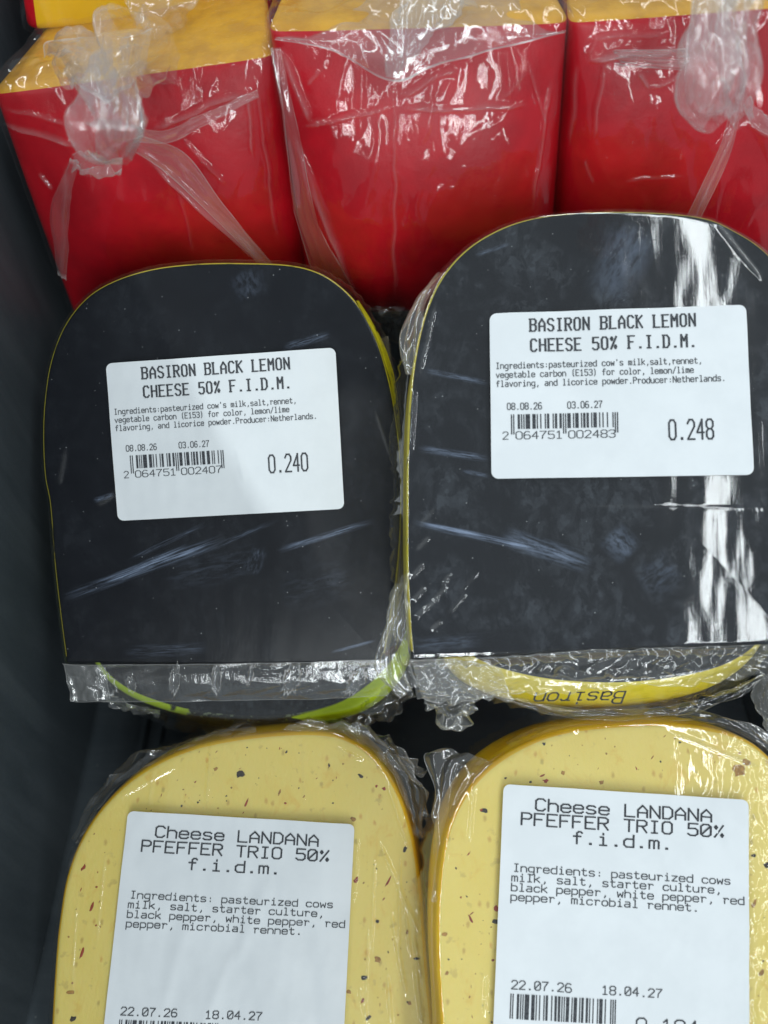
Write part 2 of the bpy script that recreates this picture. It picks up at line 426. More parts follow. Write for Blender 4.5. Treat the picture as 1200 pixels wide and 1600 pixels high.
def sheet(name, rows, mat, root, parent=None, nu=70, nv=24, amp=0.0008, fu=6, fv=2, seed=1, haze=0.05, hz_ridge=0.25, edge=0.0, smooth_rows=True, scale=None):
    """a piece of loose film through rows of control points, crumpled with pleats of its own"""
    R = []
    for r in rows:
        r = np.array(r, float)
        R.append(resample(catmull(r, 10) if len(r) > 2 else r, nu))
    R = np.array(R)                                           # rows x nu x 3
    t = np.linspace(0, len(R) - 1, nv)
    if len(R) > 2 and smooth_rows:
        G = np.stack([resample(catmull(R[:, i], 10), nv) for i in range(nu)], 0)
    else:
        i0 = np.minimum(t.astype(int), len(R) - 2); f = (t - i0)[:, None, None]
        G = (R[i0] * (1 - f) + R[i0 + 1] * f).transpose(1, 0, 2)
    du = np.gradient(G, axis=0); dv = np.gradient(G, axis=1)
    n = np.cross(du, dv); n /= (np.linalg.norm(n, axis=2, keepdims=True) + 1e-12)
    U, Vv = np.meshgrid(np.linspace(0, 1, nu), np.linspace(0, 1, nv), indexing='ij')
    rg = ridged(U * fu * .5 + 0.5 * noise(U * 3, Vv * 3, seed + 5), Vv * fv, seed, 1)
    rg = rg + .15 * noise(U * fu * 1.4, Vv * fv * 1.6, seed + 41)
    big = fbm(U * fu * 0.4, Vv * fv * 0.7, seed + 9, 2)
    ew = 1 + edge * np.clip((Vv - 0.4) / 0.6, 0, 1)
    G = G + n * ((rg - 0.6) * amp * ew + big * amp * 1.2 * ew)[..., None]
    if edge:
        dvn = dv / (np.linalg.norm(dv, axis=2, keepdims=True) + 1e-12)
        G = G + dvn * (amp * 1.3 * edge * (Vv ** 2) * fbm(U * fu * 0.55, U * 0 + seed, seed + 3, 2))[..., None]
    hz = haze + hz_ridge * np.clip(rg - 0.75, 0, 1) ** 1.5
    hz = hz + 0.35 * np.clip((np.maximum(np.abs(Vv - 0.5), 0) - 0.485) / 0.015, 0, 1)
    su = np.linalg.norm(G[-1] - G[0], axis=1).mean() * 1000; sv = np.linalg.norm(G[:, -1] - G[:, 0], axis=1).mean() * 1000
    loc = np.stack([U * su, Vv * sv, 0 * U + seed], -1).reshape(-1, 3)
    return mesh(name, G.reshape(-1, 3), gridfaces(nu, nv), mat, root, parent, {'haze': hz.ravel(), 'loc': loc})

def tube(name, spine, radii, mat, root, parent=None, nu=110, na=90, pleats=7, amp=0.25, seed=1, haze=0.15, flat=0.6, twist=1.5):
    """a bunched, twisted gather of film along a spine"""
    S = catmull(np.array(spine, float), 12); S = resample(S, nu)
    r = np.interp(np.linspace(0, 1, nu), np.linspace(0, 1, len(radii)), radii)
    r = np.convolve(np.pad(r, 4, 'edge'), np.ones(9) / 9, 'valid')
    T = np.gradient(S, axis=0); T /= np.linalg.norm(T, axis=1)[:, None]
    view = CAM - S; view /= np.linalg.norm(view, axis=1)[:, None]
    A = np.cross(T, view); A /= np.linalg.norm(A, axis=1)[:, None]; B = np.cross(A, T)
    th = np.linspace(0, 2 * math.pi, na, endpoint=False)
    U, TH = np.meshgrid(np.linspace(0, 1, nu), th, indexing='ij')
    tw = TH + twist * U * 2
    rg = ridged(np.cos(tw) * pleats * 0.20 + U * .8, np.sin(tw) * pleats * 0.20 + U * .5, seed, 1)
    nz = fbm(np.cos(TH) * .8 + U * 3, np.sin(TH) * .8 + 3, seed + 4, 2)
    R = r[:, None] * (1 + 0.20 * (np.sqrt(np.clip(rg, 0, None) + .04) - 0.8) + amp * 1.3 * nz)
    G = S[:, None, :] + A[:, None, :] * (R * np.cos(TH))[..., None] + B[:, None, :] * (R * flat * np.sin(TH))[..., None]
    hz = haze * (.8 + 1.0 * nz) + 0.5 * np.clip(rg - 0.85, 0, 1) + 0.55 * np.clip(ridged(tw * 2.4, U * 1.5 + .3 * nz, seed + 8, 1) - 0.78, 0, 1)
    loc = np.stack([TH * 4, U * 40, 0 * U + seed], -1).reshape(-1, 3)
    return mesh(name, G.reshape(-1, 3), gridfaces(na, nu, True) if False else _tubefaces(nu, na), mat, root, parent,
                {'haze': np.clip(hz, 0, 0.9).ravel(), 'loc': loc})
def _tubefaces(nu, na):
    i, j = np.meshgrid(np.arange(nu - 1), np.arange(na), indexing='ij')
    a = i * na + j; b = i * na + (j + 1) % na
    return np.stack([a, b, b + na, a + na], -1).reshape(-1, 4)

def rounded_block(corners, n=44, r=(0.06, 0.06, 0.06), bulge=0.0, grow=0.0):
    """a soft-edged block through eight corners [x][y][z]; returns world verts, faces, param coords"""
    lin = np.linspace(-1, 1, n)
    pts = []; faces = []
    for ax in range(3):
        for sgn in (-1, 1):
            a, b = np.meshgrid(lin, lin, indexing='ij')
            q = np.zeros((n, n, 3)); o = [k for k in range(3) if k != ax]
            q[..., ax] = sgn; q[..., o[0]] = a; q[..., o[1]] = b
            f = gridfaces(n, n, False, len(pts) * n * n)
            flip = (sgn > 0) if ax == 1 else (sgn < 0)
            faces.append(f[:, ::-1] if flip else f); pts.append(q.reshape(-1, 3))
    p = np.vstack(pts); faces = np.vstack(faces)
    r = np.array(r)
    e = np.sign(p) * np.abs(p)
    inner = np.clip(e, -(1 - r), 1 - r)
    d = (e - inner) / r; L = np.linalg.norm(d, axis=1)[:, None]
    q = inner + r * d / np.maximum(L, 1e-9)
    t = (q + 1) / 2
    C = np.array(corners, float)                              # [2][2][2][3]
    W = 0
    for i in (0, 1):
        for j in (0, 1):
            for k in (0, 1):
                wgt = (t[:, 0] if i else 1 - t[:, 0]) * (t[:, 1] if j else 1 - t[:, 1]) * (t[:, 2] if k else 1 - t[:, 2])
                W = W + wgt[:, None] * C[i, j, k]
    cen = C.reshape(-1, 3).mean(0)
    front = np.clip(-q[:, 1], 0, 1)
    W[:, 1] -= bulge * front * (1 - np.abs(q[:, 0]) ** 5) * (1 - q[:, 2] ** 2)
    if grow: W = W + grow * np.sign(q) * np.abs(q) ** 2
    return W, faces, q

def weld(W, F):
    k = np.round(W / 2e-6).astype(np.int64)
    _, first, inv = np.unique(k, axis=0, return_index=True, return_inverse=True)
    inv = inv.reshape(-1)
    return W[first], inv[F], first

# ------------------------------------------------------------------ lettering: pen strokes on a 4 x 6 grid (x-height 4)
GL = {
'A': [[(0,0),(0,3.6),(2,6),(4,3.6),(4,0)],[(0,2.3),(4,2.3)]], 'B': [[(0,0),(0,6),(3,6),(4,5.2),(4,4),(3,3.2),(0,3.2)],[(3,3.2),(4,2.4),(4,.8),(3,0),(0,0)]],
'C': [[(4,5),(3,6),(1,6),(0,5),(0,1),(1,0),(3,0),(4,1)]], 'D': [[(0,0),(0,6),(2.6,6),(4,4.6),(4,1.4),(2.6,0),(0,0)]],
'E': [[(4,6),(0,6),(0,0),(4,0)],[(0,3.1),(3,3.1)]], 'F': [[(4,6),(0,6),(0,0)],[(0,3.1),(3,3.1)]],
'H': [[(0,0),(0,6)],[(4,0),(4,6)],[(0,3.1),(4,3.1)]], 'I': [[(.8,6),(3.2,6)],[(2,6),(2,0)],[(.8,0),(3.2,0)]],
'K': [[(0,0),(0,6)],[(4,6),(0,2.8)],[(1.2,3.7),(4,0)]], 'L': [[(0,6),(0,0),(4,0)]],
'M': [[(0,0),(0,6),(2,3),(4,6),(4,0)]], 'N': [[(0,0),(0,6),(4,0),(4,6)]], 'O': [[(1,0),(0,1),(0,5),(1,6),(3,6),(4,5),(4,1),(3,0),(1,0)]],
'P': [[(0,0),(0,6),(3,6),(4,5.2),(4,3.8),(3,3),(0,3)]], 'R': [[(0,0),(0,6),(3,6),(4,5.2),(4,3.9),(3,3.1),(0,3.1)],[(2,3.1),(4,0)]],
'S': [[(4,5),(3,6),(1,6),(0,5),(0,4),(1,3.2),(3,2.8),(4,2),(4,1),(3,0),(1,0),(0,1)]], 'T': [[(0,6),(4,6)],[(2,6),(2,0)]],
'a': [[(.5,4),(3,4),(3.7,3.3),(3.7,0)],[(3.7,2.2),(1,2.2),(0,1.5),(0,.7),(.8,0),(2.6,0),(3.7,.8)]], 'b': [[(0,6),(0,0),(3,0),(4,1),(4,3),(3,4),(0,4)]],
'c': [[(4,3.2),(3.2,4),(1,4),(0,3),(0,1),(1,0),(3.2,0),(4,.8)]], 'd': [[(4,6),(4,0),(1,0),(0,1),(0,3),(1,4),(4,4)]],
'e': [[(0,2.1),(4,2.1),(4,3.1),(3.1,4),(.9,4),(0,3.1),(0,.9),(.9,0),(3.2,0),(4,.7)]], 'f': [[(3.8,5.4),(3.2,6),(2.3,6),(1.6,5.3),(1.6,0)],[(.2,3.7),(3.2,3.7)]],
'g': [[(4,4),(4,-1),(3,-2),(.6,-2)],[(4,4),(1,4),(0,3),(0,1.2),(1,.3),(4,.3)]], 'h': [[(0,0),(0,6)],[(0,3.3),(1,4),(3,4),(4,3),(4,0)]],
'i': [[(.8,4),(2,4),(2,0)],[(.6,0),(3.4,0)],[(2,5.3),(2,5.9)]], 'k': [[(0,0),(0,6)],[(3.5,4),(0,1.6)],[(1.2,2.3),(3.8,0)]],
'l': [[(.8,6),(2,6),(2,0)],[(.6,0),(3.4,0)]], 'm': [[(0,0),(0,4)],[(0,3.6),(.6,4),(1.4,4),(2,3.4),(2,0)],[(2,3.4),(2.6,4),(3.4,4),(4,3.4),(4,0)]],
'n': [[(0,0),(0,4)],[(0,3.2),(1,4),(3,4),(4,3),(4,0)]], 'o': [[(1,0),(0,1),(0,3),(1,4),(3,4),(4,3),(4,1),(3,0),(1,0)]],
'p': [[(0,-2),(0,4),(3,4),(4,3),(4,1),(3,0),(0,0)]], 'r': [[(.2,4),(1,4),(1,0)],[(1,3),(2,4),(3.2,4),(3.8,3.4)]],
's': [[(3.7,3.5),(3,4),(.9,4),(.2,3.3),(.2,2.7),(.9,2.1),(3,1.9),(3.8,1.3),(3.8,.6),(3,0),(.8,0),(.1,.5)]], 't': [[(1.4,5.5),(1.4,.8),(2.2,0),(3.2,0),(3.8,.6)],[(.2,4),(3.4,4)]],
'u': [[(0,4),(0,1),(1,0),(3,0),(4,.8)],[(4,4),(4,0)]], 'v': [[(0,4),(2,0),(4,4)]], 'w': [[(0,4),(.6,0),(2,2.8),(3.4,0),(4,4)]], 'z': [[(.2,4),(3.8,4),(.2,0),(3.8,0)]],
'0': [[(1,0),(0,1),(0,5),(1,6),(3,6),(4,5),(4,1),(3,0),(1,0)]], '1': [[(.6,4.8),(2,6),(2,0)],[(.6,0),(3.4,0)]],
'2': [[(0,4.8),(1,6),(3,6),(4,5),(4,4),(0,0),(4,0)]], '3': [[(0,5.2),(1,6),(3,6),(4,5.2),(4,4),(3,3.1),(1.5,3.1)],[(3,3.1),(4,2.2),(4,.8),(3,0),(1,0),(0,.8)]],
'4': [[(3,0),(3,6),(0,2),(4,2)]], '5': [[(4,6),(.3,6),(.2,3.4),(3,3.6),(4,2.8),(4,.9),(3,0),(1,0),(0,.8)]],
'6': [[(3.6,5.5),(3,6),(1.2,6),(0,4.4),(0,1),(1,0),(3,0),(4,1),(4,2.4),(3,3.3),(.9,3.3),(0,2.6)]], '7': [[(0,6),(4,6),(1.6,2.4),(1.4,0)]],
'8': [[(1,3.1),(0,4),(0,5.2),(1,6),(3,6),(4,5.2),(4,4),(3,3.1),(1,3.1),(0,2.2),(0,.8),(1,0),(3,0),(4,.8),(4,2.2),(3,3.1)]],
'%': [[(3.8,6),(.2,0)],[(.2,5),(.7,5.8),(1.2,5),(.7,4.2),(.2,5)],[(2.8,1),(3.3,1.8),(3.8,1),(3.3,.2),(2.8,1)]],
'.': [[(1.7,.1),(2.3,.1)],[(1.7,.45),(2.3,.45)]], ',': [[(2.2,.7),(2.2,0),(1.5,-1.1)]], ':': [[(2,.4),(2,1)],[(2,3),(2,3.6)]], "'": [[(2,6),(1.8,4.6)]],
'(': [[(3,6.4),(2,5),(2,1),(3,-.6)]], ')': [[(1,6.4),(2,5),(2,1),(1,-.6)]], '/': [[(.3,-.4),(3.7,6.2)]],
}
for ch_, extra in (('B', 1), ('D', 1), ('E', 1), ('F', 1), ('R', 1), ('H', 0), ('K', 1), ('L', 1), ('P', 1)):
    s_ = [[(-.6, 6), (.6, 6)], [(-.6, 0), (.6, 0)]]
    GL['serif_' + ch_] = GL[ch_] + (s_ if extra else [])
GL['slash_0'] = GL['0'] + [[(.4, 1), (3.6, 5)]]

def stroke_quads(lines, place, pa, pb, out, serif=False, slash=False):
    """lines: (text, x0, baseline, advance, cap height) in label mm; place(x, y) -> world point; pen pa wide, pb tall (grid units)"""
    V, F = out
    for (txt, x0, yb, adv, cap) in lines:
        gx = adv / (4.35 + 2 * pa + (0.6 if serif else 0.25)); gy = cap / 6.0
        for i, chh in enumerate(txt):
            if chh == ' ': continue
            key = 'serif_' + chh if serif and ('serif_' + chh) in GL else ('slash_0' if slash and chh == '0' else chh)
            for pl in GL[key]:
                for (a, b) in zip(pl[:-1], pl[1:]):
                    dx, dy = (b[0] - a[0]), (b[1] - a[1]); L = math.hypot(dx, dy)
                    if L == 0: continue
                    tx, ty = dx / L, dy / L
                    nx, ny = -ty * pa, tx * pb
                    ex_, ey_ = tx * pa * .8, ty * pb * .8
                    k = len(V)
                    for (qx, qy) in ((a[0] - ex_ - nx, a[1] - ey_ - ny), (b[0] + ex_ - nx, b[1] + ey_ - ny),
                                     (b[0] + ex_ + nx, b[1] + ey_ + ny), (a[0] - ex_ + nx, a[1] - ey_ + ny)):
                        V.append(place(x0 + i * adv + (qx + .3) * gx, yb - qy * gy, (k // 4) % 5))
                    F.append([k + 3, k + 2, k + 1, k])

EANL = ['0001101','0011001','0010011','0111101','0100011','0110001','0101111','0111011','0110111','0001011']
EANP = ['LLLLLL','LLGLGG','LLGGLG','LLGGGL','LGLLGG','LGGLLG','LGGGLL','LGLGLG','LGLGGL','LGGLGL']
def ean(code):
    pat = EANP[int(code[0])]; s = '101'
    for c, p in zip(code[1:7], pat):
        l = EANL[int(c)]
        s += l if p == 'L' else ''.join('1' if x == '0' else '0' for x in l)[::-1]
    s += '01010'
    for c in code[7:]: s += ''.join('1' if x == '0' else '0' for x in EANL[int(c)])
    return s + '101'
def barcode_quads(code, x0, x1, y0, y1, guard, place, out):
    V, F = out; s = ean(code); n = len(s); i = 0
    while i < n:
        if s[i] == '1':
            j = i
            while j < n and s[j] == '1': j += 1
            g = i < 3 or i >= n - 3 or 45 <= i < 50
            a = x0 + (x1 - x0) * i / n; b = x0 + (x1 - x0) * j / n
            k = len(V)
            for q in ((a, y1 + (guard if g else 0)), (b, y1 + (guard if g else 0)), (b, y0), (a, y0)): V.append(place(q[0], q[1], 2))
            F.append([k, k + 1, k + 2, k + 3]); i = j
        else: i += 1

def price_label(fr, quad, W, H, root, h, rad, content, folds=(), name='price_label'):
    """a paper sticker lying on the film: quad = photo corners tl, tr, br, bl on the cheese face"""
    q = [fr.hit(*p, h) for p in quad]
    def place(x, y, lift=0):
        s, t = x / W, y / H
        return (1 - t) * ((1 - s) * q[0] + s * q[1]) + t * ((1 - s) * q[3] + s * q[2]) + fr.n * (bend(x, y) + (0.00006 + 0.00006 + 0.000004 * lift if lift is not None else 0))
    def bend(x, y):
        b = 0.00026 * noise(np.array([x * .09]), np.array([y * .07]), 5)[0] + 0.00007 * noise(np.array([x * .35 + 9]), np.array([y * .12]), 8)[0]
        for (cx0, cy0, cx1, cy1, cw, chh) in folds:
            b += chh * float(crease(np.array([x]), np.array([y]), cx0, cy0, cx1, cy1, cw)[0])
        return float(b)
    nx, ny = 116, 84
    # rounded-corner sheet: clamp the grid into the rounded rectangle
    V = []
    for i in range(nx + 1):
        for j in range(ny + 1):
            a, b = -1 + 2 * i / nx, -1 + 2 * j / ny
            x, y = (a + 1) / 2 * W, (b + 1) / 2 * H
            cx = min(max(x, rad), W - rad); cy = min(max(y, rad), H - rad)
            ox, oy = x - cx, y - cy
            if ox and oy:
                m_ = max(abs(ox), abs(oy)) / math.hypot(ox, oy); x, y = cx + ox * m_, cy + oy * m_
            V.append(place(x, y, None))
    g = gridfaces(nx + 1, ny + 1)[:, ::-1].tolist()
    n0 = len(V)
    V = np.array(V); Vb = V - fr.n * 0.00012
    rim = [i * (ny + 1) for i in range(nx + 1)] + [nx * (ny + 1) + j for j in range(1, ny + 1)] + [i * (ny + 1) + ny for i in range(nx - 1, -1, -1)] + [j for j in range(ny - 1, 0, -1)]
    side = [[rim[k], rim[(k + 1) % len(rim)], rim[(k + 1) % len(rim)] + n0, rim[k] + n0] for k in range(len(rim))]
    lab = mesh(name, np.vstack([V, Vb]), g + side, M['paper'], root)
    lab.data.polygons.foreach_set('use_smooth', [True] * len(g) + [False] * len(side)); lab.data.set_sharp_from_angle(angle=math.radians(40))
    content(place, root, lab)
    return lab

def lemon_content(code, weight):
    def f(place, root, lab):
        o = ([], [])
        stroke_quads([('BASIRON BLACK LEMON', 9.0, 4.4, 1.99, 2.75), ('CHEESE 50% F.I.D.M.', 9.05, 9.0, 1.99, 2.75)], place, .78, .34, o, serif=True)
        stroke_quads([(weight, 39.4, 29.5, 2.08, 4.3)], place, .56, .26, o)
        mesh('printed_title', o[0], o[1], M['ink'], root, lab, smooth=False)
        o = ([], [])
        stroke_quads([("Ingredients:pasteurized cow's milk,salt,rennet,", 1.25, 12.75, .987, 1.35),
                      ('vegetable carbon (E153) for color, lemon/lime', 1.25, 14.8, .987, 1.35),
                      ('flavoring, and licorice powder.Producer:Netherlands.', 1.25, 16.85, .987, 1.35),
                      ('08.08.26', 3.6, 22.1, .99, 1.45), ('03.06.27', 17.0, 22.1, .99, 1.45)], place, .56, .36, o)
        mesh('printed_text', o[0], o[1], M['ink_soft'], root, lab, smooth=False)
        o = ([], [])
        barcode_quads(code, 4.4, 28.2, 23.2, 26.5, 1.2, place, o)
        stroke_quads([(code[0], 2.5, 28.75, 1.5, 1.65), (code[1:7], 5.4, 28.75, 1.78, 1.65), (code[7:], 17.1, 28.75, 1.78, 1.65)], place, .34, .26, o)
        mesh('barcode', o[0], o[1], M['ink'], root, lab, smooth=False)
    return f
def pepper_content(k, code, weight):
    def f(place, root, lab):
        o = ([], [])
        stroke_quads([('Cheese LANDANA', 7.6, 6.1 * k, 3.0, 2.95), ('PFEFFER TRIO 50%', 4.4, 9.85 * k, 3.01, 2.95), ('f.i.d.m.', 16.6, 13.7 * k, 2.98, 2.95)], place, .40, .35, o, slash=True)
        mesh('printed_title', o[0], o[1], M['ink'], root, lab, smooth=False)
        o = ([], [])
        stroke_quads([('Ingredients: pasteurized cows', 3.0, 21.4 * k, 1.757, 1.85), ('milk, salt, starter culture,', 2.7, 23.75 * k, 1.757, 1.85),
                      ('black pepper, white pepper, red', 2.7, 26.1 * k, 1.757, 1.85), ('pepper, microbial rennet.', 2.7, 28.4 * k, 1.757, 1.85),
                      ('22.07.26', 3.7, 49.2 * k, 1.75, 1.95), ('18.04.27', 24.3, 49.2 * k, 1.75, 1.95)], place, .40, .33, o, slash=True)
        mesh('printed_text', o[0], o[1], M['ink_soft'], root, lab, smooth=False)
        o = ([], [])
        barcode_quads(code, 3.6, 27.6, 50.3 * k, 56 * k, 0.0, place, o)
        stroke_quads([(weight, 32.2, 57.6 * k, 2.9, 3.4)], place, .3, .28, o)
        mesh('barcode', o[0], o[1], M['ink'], root, lab, smooth=False)
    return f

# ================================================================== the display bin
def box_bm(x0, x1, y0, y1, z0, z1, bev=0.002):
    import bmesh
    bm = bmesh.new()
    bmesh.ops.create_cube(bm, size=1)
    for v_ in bm.verts:
        v_.co = ((x0 + x1) / 2 + v_.co.x * (x1 - x0), (y0 + y1) / 2 + v_.co.y * (y1 - y0), (z0 + z1) / 2 + v_.co.z * (z1 - z0))
    bmesh.ops.bevel(bm, geom=bm.edges[:], offset=bev, segments=3, affect='EDGES')
    V = [tuple(v_.co) for v_ in bm.verts]; bm.verts.index_update()
    F = [[v_.index for v_ in f.verts] for f in bm.faces]; bm.free()
    return V, F
def boxpart(name, args, mat, root, parent=None):
    V, F = box_bm(*args); return mesh(name, V, F, mat, root, parent, smooth=False)
bin_ = thing('display_bin', 'black plastic display bin with tall side wall, holding all the cheeses', 'display bin', (0, 0.1, 0))
boxpart('bin_floor', (-0.115, 0.137, -0.12, 0.36, -0.006, 0.0), M['bin'], bin_)
V_, F_ = [], []
prof = [(-0.1085, 0.002), (-0.103, 0.001), (-0.1005, 0.006), (-0.1010, 0.05), (-0.1025, 0.19), (-0.1095, 0.192), (-0.1125, 0.188), (-0.1105, 0.006)]
for yy in (-0.118, 0.358):
    for (x_, z_) in prof: V_.append((x_, yy, z_))
n_ = len(prof)
F_ = [[i, (i + 1) % n_, n_ + (i + 1) % n_, n_ + i] for i in range(n_)] + [list(range(n_))[::-1], list(range(n_, 2 * n_))]
mesh('side_wall', V_, F_, M['bin'], bin_, smooth=False)
boxpart('side_wall', (0.128, 0.134, -0.118, 0.358, 0.0005, 0.10), M['bin'], bin_)  # unseen right wall, set close and low to darken the floor gap
boxpart('back_wall', (-0.098, 0.127, 0.345, 0.353, 0.0005, 0.22), M['bin'], bin_)
boxpart('step_riser', (-0.097, 0.127, 0.198, 0.342, 0.0006, 0.109), M['bin'], bin_)
boxpart('floor_ridge', (-0.0845, -0.0822, -0.11, 0.19, 0.0004, 0.004), M['bin'], bin_)
boxpart('floor_ridge', (-0.0790, -0.0770, -0.11, 0.19, 0.0004, 0.003), M['bin'], bin_)

# ================================================================== red waxed wedges
def red_block(label, tl, tr, bl, br, Yf, depth, ztop_back, squeeze, seed, creases, knot=None, film_amp=0.0006, bulge=0.008):
    """tl..br: photo corners of the waxed front face, standing at y = Yf"""
    TL, TR, BL, BR = [at_y(*p, Yf) for p in (tl, tr, bl, br)]
    def back(P, dx, top):
        return P + np.array([dx, depth, 0.0])
    C = [[[BL, TL], [back(BL, squeeze, 0), back(TL, squeeze, 1)]], [[BR, TR], [back(BR, -squeeze, 0), back(TR, -squeeze, 1)]]]
    base = (BL + BR) / 2 + np.array([0, depth / 2, 0])
    root = thing('waxed_cheese_block', label, 'cheese', base, 'red waxed cheese wedges')
    W, F, q = rounded_block(C, 72, (0.10, 0.075, 0.04), bulge)
    W, F, first = weld(W, F); q = q[first]
    keep = np.array([len(set(f)) == 4 for f in F]); F = F[keep]
    fm = (q[F][:, :, 2].mean(1) > 0.972).astype(int)
    fz = q[F].mean(1)
    mesh('cheese_body', W, F, [M['red_wax'], M['yellow_cut']], root, fmat=fm)
    W, F, q = rounded_block(C, 190, (0.12, 0.09, 0.055), bulge, 0.0012)
    W, F, first = weld(W, F); q = q[first]
    keep = np.array([len(set(f)) == 4 for f in F]); F = F[keep]
    X, Y = pix(W)
    d = film_amp * fbm(X * 0.010, Y * 0.006, seed, 3)
    d += film_amp * 0.8 * np.clip(ridged(X * 0.012 + 0.5 * fbm(X * .004, Y * .004, seed + 2, 2), Y * 0.005, seed + 7, 2) - 0.9, 0, 1)
    hz = np.zeros(len(W))
    for (x0, y0, x1, y1, wd, hgt, hzz) in creases:
        wob = 5 * noise(X * .02, Y * .02, seed + 3)
        k = crease(X + wob, Y + wob, x0, y0, x1, y1, wd * .65); d += k * hgt; hz += k * hzz * .8
    fr = np.clip(-q[:, 1], 0, 1) ** 4
    W = W.copy(); W[:, 1] -= np.maximum(d, -0.0007) * fr
    top = np.clip(q[:, 2], 0, 1) ** 6
    W[:, 2] += top * (0.0012 * np.clip(fbm(W[:, 0] * 70, W[:, 1] * 70, seed + 5, 3), -0.4, 2) + 0.0006)
    loc = np.stack([W[:, 0] * 1000, W[:, 2] * 1000, W[:, 1] * 1000], 1)
    film = mesh('wrapping_film', W, F, M['film_red'], root, attrs={'haze': np.clip(hz + 0.02 * top, 0, 0.6), 'loc': loc})
    return root, film

YF = 0.187
left_red, left_film = red_block('red waxed cheese wedge with big bunched film knot, beside the bin wall',
    (-18, 142), (428, 80), (112, 496), (492, 478), YF, 0.085, 0, 0.012, 11,
    [(0, 190, 125, 232, 4, 0.0012, .22), (0, 165, 125, 200, 3, .0008, .15), (218, 235, 425, 420, 9, 0.0015, .2), (285, 215, 355, 290, 3, 0.0008, .1),
     (105, 250, 95, 440, 5, .0007, .1), (280, 300, 305, 400, 3, .0006, .06), (385, 140, 395, 250, 4, .0012, .2), (400, 120, 436, 380, 4, .0012, .1),
     (395, 140, 235, 205, 6, .0012, .2), (240, 260, 420, 420, 4, .0008, .1), (20, 290, 65, 380, 4, .001, .2), (85, 300, 60, 270, 3, .0008, .2)])
mid_red, mid_film = red_block('middle red waxed cheese wedge with a V-shaped film flap along its top',
    (416, 40), (892, 26), (484, 492), (858, 484), YF - 0.002, 0.09, 0, 0.010, 23,
    [(615, 125, 617, 470, 4, .0010, .12), (468, 195, 612, 166, 4, .0016, .22), (618, 168, 832, 166, 4, .0016, .25), (620, 150, 720, 105, 5, .0014, .18),
     (440, 75, 482, 190, 7, .0018, .2), (455, 200, 545, 440, 7, .0014, .1), (470, 260, 560, 470, 5, .0012, .1), (825, 110, 780, 155, 3, .001, .2),
     (825, 90, 855, 200, 4, .0012, .1), (860, 120, 830, 330, 4, .001, .12), (500, 110, 480, 135, 4, .001, .2), (690, 80, 660, 240, 9, .0006, 0), (790, 70, 795, 160, 9, .0008, 0), (560, 90, 565, 220, 9, .0006, 0)], film_amp=0.0008, bulge=0.013)
right_red, right_film = red_block('dark red waxed cheese wedge with tall white film knot, behind the right black cheese',
    (887, 28), (1330, -6), (858, 450), (1270, 450), YF - 0.001, 0.09, 0, 0.010, 37,
    [(915, 85, 930, 60, 3, .001, .2), (912, 92, 1070, 80, 7, .0018, .35), (915, 60, 1050, 55, 5, .001, .15), (945, 95, 925, 215, 5, .0012, .15), (995, 110, 1015, 140, 4, .0012, .3),
     (1015, 140, 1070, 112, 4, .0012, .3), (900, 100, 890, 230, 4, .0008, .08), (1150, 190, 1085, 330, 9, .0018, .2), (1165, 190, 1300, 260, 7, .0014, .2),
     (970, 285, 1070, 273, 2, .0005, .12), (915, 250, 925, 285, 3, .0006, .1)], film_amp=0.0008)

# bunched film knot of the left wedge, standing off its front
def D(px, py, d): return at_depth(px, py, d)
tube('film_knot', [D(232, 62, .178), D(195, 98, .165), D(172, 140, .154), D(168, 178, .148), D(172, 214, .150), D(196, 240, .160)],
     [.0090, .0082, .0046, .0058, .0066, .0030], M['film_knot'], left_red, left_film, seed=3, haze=.09, pleats=6, amp=.34)
sheet('film_tail', [[D(225, 60, .172), D(214, 110, .160), D(214, 150, .150), D(222, 200, .150), D(205, 246, .160)], [D(190, 70, .166), D(180, 115, .155), D(188, 150, .147), D(196, 200, .1465), D(190, 245, .158)], [D(150, 80, .168), D(150, 120, .157), D(160, 155, .150), D(150, 205, .147), D(150, 246, .160)]],
      M['film_loose'], left_red, left_film, nu=110, nv=60, amp=.0016, fu=3, fv=7, seed=4, haze=.06, hz_ridge=.5)
tube('film_knot', [D(95, 78, .178), D(120, 92, .165), D(148, 130, .155), D(165, 170, .150)], [.004, .0056, .0040, .003], M['film_knot'], left_red, left_film, seed=8, haze=.09, pleats=5, amp=.35)
sheet('film_tail', [[D(66, 88, .182), D(90, 68, .18), D(150, 56, .178), D(240, 50, .180)], [D(95, 92, .172), D(130, 85, .168), D(175, 82, .166), D(232, 85, .170)], [D(108, 130, .160), D(140, 140, .155), D(180, 150, .153), D(222, 125, .16)]],
      M['film_loose'], left_red, left_film, amp=.0012, fu=5, fv=3, seed=5, haze=.12, edge=.5)
sheet('film_tail', [[D(205, 195, .158), D(255, 205, .166), D(330, 172, .176), D(402, 140, .1795)], [D(212, 222, .160), D(268, 222, .168), D(330, 190, .178), D(404, 152, .180)]],
      M['film_loose'], left_red, left_film, amp=.0007, fu=4, fv=2, seed=6, haze=.14)
sheet('film_tail', [[D(222, 212, .162), D(290, 240, .175), D(350, 320, .190), D(428, 415, .204)], [D(212, 238, .162), D(262, 272, .176), D(335, 342, .192), D(405, 415, .205)]],
      M['film_loose'], left_red, left_film, amp=.0007, fu=3, fv=2, seed=7, haze=.13)
sheet('film_tail', [[D(112, 244, .168), D(150, 240, .160), D(192, 244, .160)], [D(118, 262, .176), D(150, 268, .172), D(190, 268, .170)]],
      M['film_loose'], left_red, left_film, amp=.0012, fu=4, fv=2, seed=9, haze=.12, edge=1.0)
